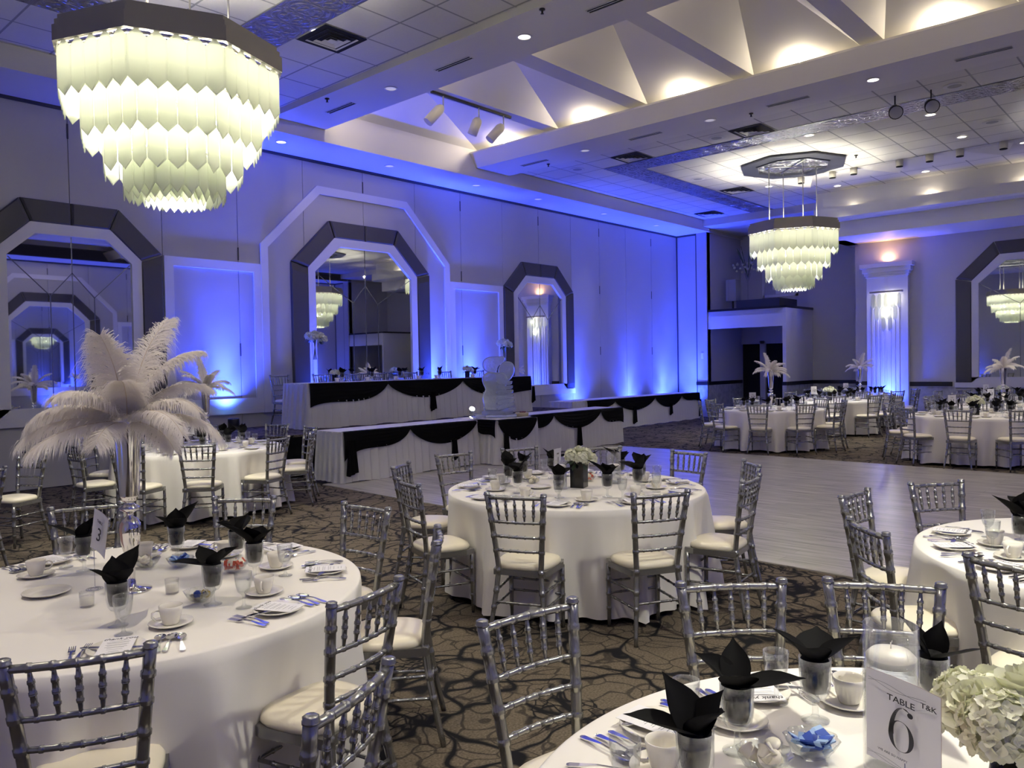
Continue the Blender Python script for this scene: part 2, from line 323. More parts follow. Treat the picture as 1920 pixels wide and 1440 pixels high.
def arch(cx, kind, fn, label, group=None, seam=True):
    d = SM if kind == 'S' else LG
    t = thing('octagonal_mirror', label, 'mirror', (0, 0, 0), 0, group)
    O, I, Q = (octo(cx, zb, *d[k]) for k, zb in (('o', 1.03), ('i', 1.03), ('m', 1.165)))
    # padded dark surround: separate upholstered pieces
    def dark(bm):
        for i in range(5):
            a, b, c2, d2 = O[i], O[i+1], I[i+1], I[i]
            g = .012
            ctr = (sum(p[0] for p in (a, b, c2, d2))/4, sum(p[1] for p in (a, b, c2, d2))/4)
            pts = [(p[0]+(ctr[0]-p[0])*.02, p[1]+(ctr[1]-p[1])*.015) for p in (a, b, c2, d2)]
            if i == 2 and seam:
                mL = ((pts[0][0]+pts[1][0])/2, (pts[0][1]+pts[1][1])/2); mR = ((pts[2][0]+pts[3][0])/2, (pts[2][1]+pts[3][1])/2)
                sets = [[pts[0], (mL[0]-g/2, mL[1]), (mR[0]-g/2, mR[1]), pts[3]], [(mL[0]+g/2, mL[1]), pts[1], pts[2], (mR[0]+g/2, mR[1])]]
            else: sets = [pts]
            for P in sets:
                c0 = (sum(p[0] for p in P)/4, sum(p[1] for p in P)/4)
                inner = [(p[0]+(c0[0]-p[0])*.10, p[1]+(c0[1]-p[1])*.10) for p in P]
                lv = [[bm.verts.new(fn(*p, w)) for p in pp] for pp, w in ((P, .002), (P, .045), (inner, .062))]
                for u, v in ((0, 1), (1, 2)):
                    for k in range(4): bm.faces.new((lv[u][k], lv[u][(k+1) % 4], lv[v][(k+1) % 4], lv[v][k]))
                bm.faces.new(lv[2])
    mk('padded_surround', 'dark_fabric', dark, t)
    def white(bm):
        ringprism(bm, I, Q, fn, .002, .05, close=False)
        hw = d['o'][0]
        prism(bm, [(cx-hw-.02, .905), (cx+hw+.02, .905), (cx+hw+.02, 1.03), (cx-hw-.02, 1.03)], fn, .002, .05)
        prism(bm, [(I[0][0], 1.031), (I[5][0], 1.031), (I[5][0], 1.165), (I[0][0], 1.165)], fn, .002, .05)
    mk('white_frame', 'white_paint', white, t)
    def glass(bm):
        bm.faces.new([bm.verts.new(fn(*p, .018)) for p in Q])
    mk('mirror_glass', 'mirror', glass, t)
    def joints(bm):
        hw, zs, ht, zt = d['m']; w = .006; pk = (cx, zs-.42)
        def line(a, b):
            dx, dz = b[0]-a[0], b[1]-a[1]; L = hypot(dx, dz); nx, nz = -dz/L*w, dx/L*w
            prism(bm, [(a[0]+nx, a[1]+nz), (b[0]+nx, b[1]+nz), (b[0]-nx, b[1]-nz), (a[0]-nx, a[1]-nz)], fn, .0185, .024)
        line((cx, 1.17), (cx, zt-.01)); lo = (cx-.30, zs-.55); ro = (cx+.30, zs-.55)
        for q, e in ((lo, -1), (ro, 1)):
            line((q[0], 1.17), q); line(q, (cx+e*(ht-.01), zt-.02) if 0 else (cx+e*(hw-.02), zs-.02)); line(q, (cx, zs-.20))
    mk('bevelled_joint', 'joint', joints, t)
    return t
fL = lambda u, v, w: (u, YL-w, v)
fR = lambda u, v, w: (u, YR+w, v)
fF = lambda u, v, w: (22.2-w, u, v)
arch(4.347, 'S', fL, 'octagonal mirror in a padded charcoal surround, left end of the folding wall')
arch(9.70, 'L', fL, 'large octagonal mirror with charcoal surround behind the raised head table')
arch(15.05, 'S', fL, 'octagonal mirror in a padded charcoal surround, right of the head table')
arch(3.37, 'L', fF, 'octagonal mirror in a charcoal surround on the far wall, right photo edge', seam=False)
g = 'mirrors on the wall opposite, seen only as reflections'
for x, k in ((4.347, 'S'), (9.70, 'L'), (15.05, 'S')): arch(x, k, fR, 'octagonal mirror on the opposite wall, seen only as a reflection', g)
def mould(fn):
    def f(bm):
        def frame(x0, x1, z0, z1, t0, t1, tb, mi=0):
            for a, b, c2, d2 in ((x0, x0+t0, z0, z1), (x1-t0, x1, z0, z1), (x0+t0, x1-t0, z1-t1, z1), (x0+t0, x1-t0, z0, z0+tb)):
                prism(bm, [(a, c2), (b, c2), (b, d2), (a, d2)], fn, .001, .035)
        frame(5.71, 7.43, .905, 3.515, .15, .15, .265); frame(11.99, 13.70, .905, 3.515, .15, .15, .265)
        A = octo(9.70, .905, 2.28, 3.88, 1.09, 5.075); B = octo(9.70, .905, 2.14, 3.83, 1.03, 4.925)
        ringprism(bm, A, B, fn, .002, .045, close=False)
        prism(bm, [(7.56, .905), (11.84, .905), (11.84, 1.05), (7.56, 1.05)], fn, .002, .04)
    return f
struct('trim_1', 'white_paint', mould(fL)); struct('trim_2', 'white_paint', mould(fR))
# track / shadow line at the head of the partition
struct('trim_3', 'seam', lambda bm: (box(bm, XB, XF, YL-.02, YL+.06, 5.505, 5.55), box(bm, XB, XF, YR-.06, YR+.02, 5.505, 5.55)))
# --- far end: return panel, jamb, balcony box, walls
def far(bm):
    box(bm, 21.68, 21.76, 11.99, 12.654, .01, 5.50); box(bm, 21.64, 21.86, 11.62, 11.95, 0, 5.66)
    box(bm, 21.69, 24.0, 11.62, 11.75, 0, 5.9)            # side wall of the recess
    box(bm, 23.9, 24.05, 9.2, 11.75, 2.20, 5.9); box(bm, 23.9, 24.05, 11.63, 11.75, 0, 2.3); box(bm, 23.9, 24.05, 10.83, 11.0, 0, 2.3); box(bm, 23.9, 24.05, 9.2, 10.25, 0, 2.3)
    box(bm, 23.6, 23.75, 7.40, 9.32, 0, 5.9)
twin(struct('wall_recess', 'wall', far))
struct('wall_far', 'wall', lambda bm: box(bm, 22.2, 22.35, 2*YC-7.48, 7.48, 0, 5.9))
def seamfar(bm):
    box(bm, 21.655, 21.70, 11.95, 11.99, 0, 5.56); box(bm, 21.655, 21.70, 12.62, 12.66, 0, 5.56); box(bm, 21.655, 21.7, 11.95, 12.66, 5.50, 5.56)
twin(struct('trim_4', 'seam', seamfar))
def balcony(bm):
    box(bm, 21.68, 21.80, 9.30, 11.62, 2.64, 3.15); box(bm, 21.68, 23.6, 9.20, 9.30, 0, 3.15); box(bm, 21.68, 23.9, 9.3, 11.62, 3.0, 3.15)
twin(struct('wall_balcony', 'white_paint', balcony))
def ccap(bm): box(bm, 21.66, 23.6, 9.17, 9.33, 3.15, 3.215); box(bm, 21.66, 21.83, 9.17, 11.62, 3.15, 3.215)
twin(struct('trim_5', 'black_band', ccap))
def doorf(n, y0, y1, z):
    def f(bm): box(bm, 24.0, 24.04, y0, y1, .01, z)
    twin(struct(n, 'hole', f))
doorf('door_1', 11.0, 11.63, 2.2); doorf('door_2', 10.25, 10.83, 2.2)
def rail(bm):
    z0, z1 = .955, 1.06
    box(bm, 21.62, 21.66, 11.62, 11.99, z0, z1); box(bm, 21.68, 23.9, 11.59, 11.62, z0, z1); box(bm, 21.65, 21.68, 9.18, 9.31, z0, z1); box(bm, 21.68, 23.6, 9.17, 9.20, z0, z1)
    box(bm, 23.57, 23.6, 7.48, 9.2, z0, z1); box(bm, 22.17, 22.2, 5.13, 6.12, z0-.02, z1-.01); box(bm, 22.17, 22.2, 1.69, 5.05, z0-.06, .90)
    box(bm, 22.17, 22.2, 7.16, 7.48, z0, z1)
twin(struct('trim_6', 'black_band', rail))
def wains(bm):
    z0, z1 = 0, .955
    box(bm, 21.63, 21.66, 11.62, 11.95, z0, z1); box(bm, 21.69, 23.9, 11.60, 11.62, z0, z1); box(bm, 21.66, 21.68, 9.19, 9.31, z0, z1); box(bm, 21.68, 23.6, 9.18, 9.20, z0, z1)
    box(bm, 23.58, 23.6, 7.48, 9.2, z0, z1); box(bm, 22.18, 22.2, 5.05, 6.12, z0, .935); box(bm, 22.18, 22.2, YC, 5.05, z0, .84); box(bm, 22.18, 22.2, 7.16, 7.48, 0, .955)
twin(struct('baseboard_far', 'wainscot', wains))
# fluted pilaster
def pil(bm):
    box(bm, 22.05, 22.2, 6.12, 7.14, 0, 3.88)
    for k in range(9):
        y = 6.22+k*.103
        if k == 0 or k == 8: continue
        box(bm, 22.035, 22.055, y, y+.062, 0, 3.05)
    for e, (z0, z1) in zip((.0, .03, .07, .12), ((3.80, 3.86), (3.86, 3.93), (3.93, 4.05), (4.05, 4.16))): box(bm, 22.03-e, 22.2, 6.10-e, 7.16+e, z0, z1)
pil0 = tag(mk('pilaster', 'white_paint', pil), 'white fluted pilaster with moulded capital on the far wall', 'pilaster'); pil1 = twin(pil0); pil1['label'] = 'white fluted pilaster beyond the right photo edge'
# ================================================================ CEILING
struct('ceiling', 'tile_near', lambda bm: quad(bm, ((XB, YR, 5.86), (XB, 11.52, 5.86), (7.05, 11.52, 5.86), (7.05, YR, 5.86))), recalc=False)
struct('ceiling_far', 'tile_far', lambda bm: (quad(bm, ((12.74, YR, 5.86), (12.74, 11.52, 5.86), (20.25, 11.52, 5.86), (20.25, YR, 5.86))), quad(bm, ((20.25, 7.75, 5.86), (20.25, 11.52, 5.86), (21.3, 11.52, 5.86), (21.3, 7.75, 5.86))), quad(bm, ((20.25, YR, 5.86), (20.25, -.3, 5.86), (21.3, -.3, 5.86), (21.3, YR, 5.86)))), recalc=False)
def soff(bm):
    for y0, y1, ye in ((11.52, 12.78, 11.52), (-5.38, -4.12, -4.12)):
        quad(bm, ((XB, y0, 5.55), (24.1, y0, 5.55), (24.1, y1, 5.55), (XB, y1, 5.55)))
    # fascia towards the room
    quad(bm, ((XB, 11.52, 5.55), (21.66, 11.52, 5.55), (21.66, 11.52, 6.12), (XB, 11.52, 6.12)))
    box(bm, 21.28, 24.1, 7.72, 11.62, 5.66, 5.95); box(bm, 21.28, 24.1, 2*YC-11.62, 2*YC-7.72, 5.66, 5.95)
struct('trim_7', 'ceil_paint', soff, recalc=False)
# beams along Y
def beams(bm):
    prism(bm, [(7.05, 5.90), (7.05, 5.76), (8.05, 5.76), (8.05, 6.02), (7.90, 6.02), (7.90, 6.12)], lambda u, v, w: (u, w, v), YR, 11.52)
    prism(bm, [(11.57, 6.03), (11.57, 6.0), (11.75, 5.74), (12.74, 5.74), (12.74, 5.87), (11.80, 6.1), (11.80, 6.03), (11.75, 6.02), (11.75, 5.99), (11.62, 5.99), (11.62, 6.03)], lambda u, v, w: (u, w, v), YR, 11.52)
struct('trim_8', 'ceil_paint', beams)
STRIPS = [(9.65, 9.37), (7.75, 7.41), (5.78, 5.48), (3.87, 3.56), (1.95, 1.65), (.04, -.26), (-1.88, -2.18), (-3.8, -4.1)]
def coffer(bm):
    x0, x1, xm, zb, zt = 7.90, 11.80, 9.8, 6.10, 6.69
    for a, b in STRIPS: box(bm, x0, x1, b, a, zb, zb+.03)
    edges = [11.52]+[e for s in STRIPS for e in s]+[YR]
    for a, b in zip(edges[0::2], edges[1::2]):
        ra, rb = a-.66, b+.66
        if ra < rb: ra = rb = (a+b)/2
        c = [(x0, a, zb), (x1, a, zb), (x1, b, zb), (x0, b, zb)]; r = [(xm, ra, zt), (xm, rb, zt)]
        quad(bm, (c[0], c[1], r[0])); quad(bm, (c[1], c[2], r[1], r[0])); quad(bm, (c[2], c[3], r[1])); quad(bm, (c[3], c[0], r[0], r[1]))
struct('ceiling_coffer', 'ceil_paint', coffer, recalc=False)
# bulkhead over the far wall
def bulk(bm):
    prism(bm, [(20.22, 5.87), (20.22, 5.36), (20.05, 5.36), (20.05, 5.42), (20.0, 5.42), (20.0, 5.17), (20.06, 5.13), (20.5, 5.13), (20.5, 4.76), (22.3, 4.76), (22.3, 5.87)], lambda u, v, w: (u, w, v), 2*YC-7.74, 7.74)
    box(bm, 21.2, 23.7, 7.40, 7.74, 4.76, 5.9); box(bm, 21.2, 23.7, 2*YC-7.74, 2*YC-7.4, 4.76, 5.9)
struct('trim_9', 'white_paint', bulk)
# tin bands
def tn(bm):
    z = 5.852
    for x0, x1, y0, y1 in ((5.07, 5.72, 4.1, 10.10), (.88, 1.53, 4.1, 10.10), (1.53, 5.07, 9.45, 10.10), (1.53, 5.07, 4.1, 4.75)): quad(bm, ((x0, y0, z), (x1, y0, z), (x1, y1, z), (x0, y1, z)))
struct('trim_10', 'tin_near', tn, recalc=False)
def tf(bm):
    z = 5.852
    for x0, x1, y0, y1 in ((14.10, 14.75, YR+1, 10.0), (14.75, 21.25, 9.35, 10.0)): quad(bm, ((x0, y0, z), (x1, y0, z), (x1, y1, z), (x0, y1, z)))
struct('trim_11', 'tin_far', tf, recalc=False)
def band(bm):
    z = 5.85
    quad(bm, ((18.0, YR, z), (19.08, YR, z), (19.08, 7.9, z), (18.0, 7.9, z)))
    for y in (5.55, 3.55, 7.5):
        a = [bm.verts.new(p) for p in ((18.15, y+.5, z-.004), (18.15, y-.45, z-.004), (18.75, y-.1, z-.004))]; t = bm.verts.new((18.55, y-.25, z-.16))
        for i in range(3): bm.faces.new((a[i], a[(i+1) % 3], t))
struct('trim_12', 'ceil_paint', band, recalc=False)
# --- ceiling fittings
def diffuser():
    def f(bm):
        for k, (r, z) in enumerate(((.31, 0), (.24, -.012), (.17, -.02), (.10, -.026))):
            r2 = r-.045
            for s in range(4):
                a, b = (pi/4+s*pi/2, pi/4+(s+1)*pi/2)
                q = lambda rr, t, zz: (rr*sqrt(2)*cos(t), rr*sqrt(2)*sin(t), zz)
                quad(bm, (q(r, a, z), q(r, b, z), q(r2, b, z+.03), q(r2, a, z+.03)))
        box(bm, -.05, .05, -.05, .05, -.028, -.02)
        quad(bm, ((-.32, -.32, .0), (.32, -.32, .0), (.32, .32, .0), (-.32, .32, .0)), 1)
    return f
me_d = None
def vent(x, y, z, label):
    global me_d
    if me_d is None:
        bm = bmesh.new(); diffuser()(bm); me_d = mesh(bm, 'air_diffuser', ('vent', 'hole'), False)
    o = obj('air_diffuser', me_d, loc=(x, y, z)); tag(o, label, 'ceiling vent', 'square air diffusers in the ceiling')
vent(6.06, 8.47, 5.845, 'square stepped air diffuser beside the blue tin tiles, top left')
vent(13.73, 9.02, 5.845, 'square air diffuser left of the far tin tile corner')
vent(13.75, 6.44, 5.845, 'square air diffuser above the far chandelier beside cream tin tiles')
vent(18.25, 8.95, 5.845, 'small square air diffuser left of the far chandelier rods')
vent(20.5, 10.9, 5.845, 'flat square air diffuser lit blue at the far ceiling corner')
bm = bmesh.new(); box(bm, -.035, -.012, -.33, .33, -.004, .0); box(bm, .012, .035, -.33, .33, -.004, 0)
for a in (-.05, -.006, .041): box(bm, a, a+.009, -.34, .34, -.008, 0, 1)
me_s = mesh(bm, 'slot_diffuser', ('hole', 'vent'))
for i, (x, y) in enumerate(((7.55, 10.37), (7.55, 7.80), (7.55, 5.2), (12.28, 10.39), (12.28, 7.78), (12.28, 5.15), (12.28, 2.45))):
    w = ('first', 'second', 'third', 'first', 'second', 'third', 'last')[i]; side = 'near ceiling beam' if x < 10 else 'far ceiling beam'
    tag(obj('slot_diffuser', me_s, loc=(x, y, 5.757 if x < 10 else 5.737)), '%s dark linear air slot from the left on the %s' % (w, side), 'air slot', 'linear air slots on the beams')
bm = bmesh.new(); lathe(bm, [(.10, -.006), (.10, 0), (.075, 0)], 24); lathe(bm, [(.10, -.006), (.078, -.008)], 24); me_r = mesh(bm, 'trim_ring', 'white_paint')
bm = bmesh.new(); lathe(bm, [(0, -.004), (.045, -.003), (.078, -.002)], 24); me_l = mesh(bm, 'lens', 'lens'); me_ld = me_l.copy(); me_ld.materials[0] = M['lens_dim']
WB = (1, .93, .84)
def can(x, y, z, label, lit=True, power=0, ang=80, col=(1, .87, .66)):
    t = thing('recessed_light', label, 'ceiling light', (x, y, z), 0, 'round recessed ceiling lights'); obj('trim_ring', me_r, t); obj('lens', me_l if lit else me_ld, t)
    if power:
        l = bpy.data.lights.new('downlight', 'SPOT'); l.energy = power; l.color = col; l.spot_size = radians(ang); l.spot_blend = .8; l.shadow_soft_size = .06
        lo = bpy.data.objects.new('downlight', l); C.objects.link(lo); lo.location = (x, y, z-.03)
WARM = (1, .86, .64)
# ================================================================ LIGHTS
WB = (1, .93, .84)
def light(kind, loc, energy, col, size=.05, rot=None, ang=None, blend=.6):
    l = bpy.data.lights.new('light', kind); l.energy = energy; l.color = col
    if kind == 'AREA': l.size = size
    else: l.shadow_soft_size = size
    if ang: l.spot_size = radians(ang); l.spot_blend = blend
    o = bpy.data.objects.new('light', l); C.objects.link(o); o.location = loc
    if rot: o.rotation_euler = rot
    return o
def aim(o, target):
    d = (Vector(target)-o.location).normalized(); o.rotation_euler = d.to_track_quat('-Z', 'Y').to_euler()
K = 1.0
can(7.555, 6.525, 5.757, 'lit recessed light on the near ceiling beam, the upper right one', power=150*K)
can(7.558, 9.135, 5.757, 'dim recessed light on the near ceiling beam, the lower left one', False, power=60*K)
can(7.555, 3.95, 5.757, 'recessed light on the near ceiling beam above the frame', power=220*K); can(7.555, 1.3, 5.757, 'recessed light on the near ceiling beam beyond the frame', power=220*K)
can(12.28, 9.12, 5.737, 'unlit recessed light on the far ceiling beam, leftmost', False)
can(12.278, 6.495, 5.737, 'dim recessed light on the far ceiling beam, middle one', False, power=50*K)
can(12.243, 3.854, 5.737, 'bright recessed light on the far ceiling beam, right one', power=160*K); can(12.25, 1.2, 5.737, 'recessed light on the far beam beyond the frame', power=200*K)
for (x, y), lb, pw in (((15.09, 3.81), 'bright recessed light below the tin tile band, top right', 60), ((17.04, 3.76), 'bright recessed light among tiles right of the medallion', 60),
                   ((19.57, 5.05), 'bright recessed light in the last tile row, right of two', 50), ((19.58, 7.0), 'bright recessed light just right of the chandelier rods', 50)):
    can(x, y, 5.853, lb, power=pw*K)
for i, (x, lit) in enumerate(((7.51, True), (9.87, False), (12.25, False), (14.31, False), (16.96, False), (19.51, False))):
    can(x, 12.02, 5.548, '%s recessed light along the blue-lit wall soffit, counted from the left' % ('first', 'second', 'third', 'fourth', 'fifth', 'sixth')[i], lit, power=(28, 10, 18, 12, 26, 8)[i]*K, ang=55, col=(.95, .92, 1))
# ceiling speakers (round grilles)
bm = bmesh.new(); lathe(bm, [(0, -.004), (.09, -.004), (.10, -.003)], 24); lathe(bm, [(.10, -.006), (.15, -.005), (.16, 0)], 24, mi=1); me_sp = mesh(bm, 'ceiling_speaker', ('speaker', 'vent'))
for (x, y), lb in (((13.71, 7.12), 'round ceiling speaker grille left of the tin tile band'), ((16.44, 9.02), 'round ceiling speaker grille left of the dark medallion'), ((13.72, 10.40), 'round ceiling speaker grille beside the leftmost diffuser'),
                   ((13.78, 3.14), 'dark round ceiling speaker grille at the top right'), ((16.37, 3.13), 'round ceiling speaker grille right of the bright downlights')):
    tag(obj('ceiling_speaker', me_sp, loc=(x, y, 5.852)), lb, 'ceiling speaker', 'round ceiling speaker grilles')
bm = bmesh.new(); lathe(bm, [(0, 0), (.035, 0), (.035, -.012), (.012, -.016), (.012, -.05), (.022, -.055), (0, -.056)], 12); me_k = mesh(bm, 'sprinkler_head', 'black_plastic')
for (x, y, z), lb in (((7.15, 10.15, 5.757), 'small dark sprinkler head on the near beam, lower left'), ((7.12, 5.87, 5.757), 'small dark sprinkler head on the near beam, top centre'),
                      ((12.55, 10.25, 5.737), 'small dark sprinkler head on the far beam by the first slot'), ((12.43, 5.83, 5.737), 'small dark sprinkler head on the far beam by the third slot'), ((16.95, 5.68, 5.853), 'small sprinkler head right of the dark medallion')):
    tag(obj('sprinkler_head', me_k, loc=(x, y, z)), lb, 'sprinkler', 'ceiling sprinkler heads')
# two black spot lamps under the tin band
def blackspot(x, y, label):
    t = thing('spot_lamp', label, 'spot lamp', (x, y, 5.85), 0, 'black spot lamps')
    mk('stem', 'black_plastic', lambda bm: sweep(bm, [(0, 0, 0), (0, 0, -.16)], .012), t)
    d = Vector((-.75, -.35, -.45)).normalized()
    mk('housing', 'black_plastic', lambda bm: sweep(bm, [Vector((0, 0, -.24))-d*.10, Vector((0, 0, -.24))-d*.06, Vector((0, 0, -.24))+d*.10], [.06, .09, .11], 16), t)
    mk('lens', 'grey_plastic', lambda bm: sweep(bm, [Vector((0, 0, -.24))+d*.095, Vector((0, 0, -.24))+d*.104], .095, 16), t)
blackspot(13.6, 3.95, 'round black spot lamp in front of the tin tiles, left one')
blackspot(13.7, 3.45, 'round black spot lamp in front of the tin tiles, right one')
# row of cylinder lamps
bm = bmesh.new(); lathe(bm, [(0, 0), (.075, 0), (.075, -.13), (.07, -.135)], 18); me_c1 = mesh(bm, 'housing', 'beige')
bm = bmesh.new(); lathe(bm, [(0, -.13), (.068, -.137), (.07, -.15), (0, -.152)], 18); me_c2 = mesh(bm, 'baffle', 'hole')
for i, y in enumerate((7.27, 6.56, 6.1, 5.16, 4.58, 4.02, 3.26)):
    t = thing('cylinder_lamp', 'beige cylinder lamp, %s from the left in the row under the far ceiling' % ('first', 'second', 'third', 'fourth', 'fifth', 'sixth', 'last')[i], 'ceiling lamp', (18.05, y, 5.86), 0, 'row of beige cylinder lamps')
    obj('housing', me_c1, t); obj('baffle', me_c2, t)
# track lights
t = thing('track_light', 'black lighting track with three grey spot heads in the ceiling recess', 'track light', (0, 0, 0))
mk('track', 'black_plastic', lambda bm: box(bm, 8.70, 10.60, 9.49, 9.53, 6.06, 6.10), t)
for x, dx in ((8.95, -.22), (9.78, -.05), (10.4, -.22)):
    hd = mk('spot_head', 'beige', lambda bm: sweep(bm, [(x-.0, 9.5, 5.90), (x+dx*.12, 9.51, 5.88), (x+dx*.3, 9.53, 5.84), (x+dx*1.1, 9.62, 5.62)], [.02, .06, .083, .083], 16), t)
    mk('yoke', 'grey_plastic', lambda bm: sweep(bm, [(x, 9.5, 6.07), (x, 9.5, 5.89)], .012, 8), hd)
# cove lamps behind the beam lips
bm = bmesh.new(); blob(bm, (0, 0, 0), .035, 1, 0, 2); me_b = mesh(bm, 'cove_bulb', 'bulb')
for i, y in enumerate((10.66, 8.59, 6.63, 4.71, 2.77, .85, -1.1)):
    tag(obj('cove_bulb', me_b, loc=(11.69, y, 6.045)), 'glowing cove bulb behind the far beam lip, %s bay from the left' % ('first', 'second', 'third', 'fourth', 'fifth', 'sixth', 'seventh')[i], 'bulb', 'cove bulbs behind the beam lip')
    light('POINT', (11.66, y, 6.10), 34*K, WARM, .04); light('POINT', (8.05, y, 6.09), 20*K, WARM, .05)
for y in (6.84, 5.1, 3.2, 1.2, -1): light('POINT', (20.13, y, 5.39), (1.2 if y > 5.5 else 3.5)*K, WARM, .03)
# pilaster glow and wall sconce
light('AREA', (22.12, 6.63, 4.22), 7*K, (1, .55, .25), .1, (radians(180), 0, 0))
# blue LED uplights on the floor along the walls
bm = bmesh.new(); lathe(bm, [(0, 0), (.085, 0), (.095, .02), (.095, .17), (.085, .19), (.08, .19), (.078, .16)], 20); me_u1 = mesh(bm, 'housing', 'black_plastic')
bm = bmesh.new(); lathe(bm, [(0, .162), (.078, .162)], 20); me_u2 = mesh(bm, 'lens', 'ledlens')
BLUE = (.03, .065, 1.0)
def uplight(x, y, tgt, e, label, ang=64, z=0):
    t = thing('led_uplight', label, 'uplight', (x, y, z), 0, 'blue LED uplights on the floor'); obj('housing', me_u1, t); obj('lens', me_u2, t)
    o = light('SPOT', (x, y, z+.20), e*K*.55, BLUE, .06, None, 44, 1.0); aim(o, tgt)
    o = light('SPOT', (x, y, z+.20), e*K*.26, BLUE, .06, None, 110, 1.0); aim(o, tgt)
E0 = 3000
uplight(6.70, 12.38, (6.7, 12.60, 5.5), E0, 'blue LED uplight at the wall beside the back left table', z=.66)
uplight(8.65, 12.45, (8.7, 12.62, 5.5), E0*.55, 'blue LED uplight behind the head table, left one', z=.66)
uplight(11.40, 12.42, (11.4, 12.62, 5.5), E0, 'blue LED uplight behind the head table, middle one', z=.66)
uplight(12.55, 12.42, (12.6, 12.64, 5.5), E0, 'blue LED uplight behind the head table, right one', z=.66)
uplight(16.40, 12.40, (16.4, 12.62, 5.5), E0, 'blue LED uplight behind the long wall table, left one')
uplight(18.95, 12.40, (19.0, 12.62, 5.5), E0, 'blue LED uplight behind the long wall table, middle one')
uplight(20.75, 12.38, (20.8, 12.60, 5.5), E0, 'blue LED uplight behind the long wall table, right one')
uplight(21.3, 12.05, (21.6, 12.0, 5.2), E0*.8, 'blue LED uplight in the corner behind the long wall table')
uplight(21.85, 6.58, (22.02, 6.60, 3.9), E0*.8, 'blue LED uplight at the foot of the fluted pilaster', 34)
for x in (-.5, 2.5, 6.7, 9.7, 12.6, 17.5, 20.5): uplight(x, -4.95, (x, -4.85, 5.5), E0*.40, 'blue LED uplight at the opposite wall, seen only as a reflection')
for y in (9.5, 6, 2, -2): uplight(-1.9, y, (-1.6, y, 5.5), E0*.14, 'blue LED uplight at the wall behind the camera, out of frame')
# soft general light from the rest of the hall's downlights
for (x, y, e) in ((.4, 2.2, 340), (3.2, 1.2, 360), (1.0, 5.4, 200), (4.9, 4.6, 250), (2.4, 8.6, 110), (5.3, -1.4, 160), (-.6, -.5, 150), (3, -4, 120), (14.8, 5.8, 110), (15.0, 1.2, 150), (18.4, 3.0, 100), (18.4, 8.2, 70), (5.8, 8.4, 70)):
    z = 5.853
    can(x, y, z, 'recessed ceiling light outside the photo frame' if not inview(x, y, z, 0) else 'small recessed light set in the tile ceiling', True, e*K, 95, (1, .88, .70))
w = bpy.data.worlds.new('world'); bpy.context.scene.world = w; w.use_nodes = True
w.node_tree.nodes['Background'].inputs[0].default_value = (.25, .22, .5, 1); w.node_tree.nodes['Background'].inputs[1].default_value = .02
sc = bpy.context.scene; sc.view_settings.view_transform = 'Standard'; sc.view_settings.look = 'None'; sc.view_settings.gamma = 1; sc.view_settings.exposure = 0.0; sc.view_settings.use_curve_mapping = False
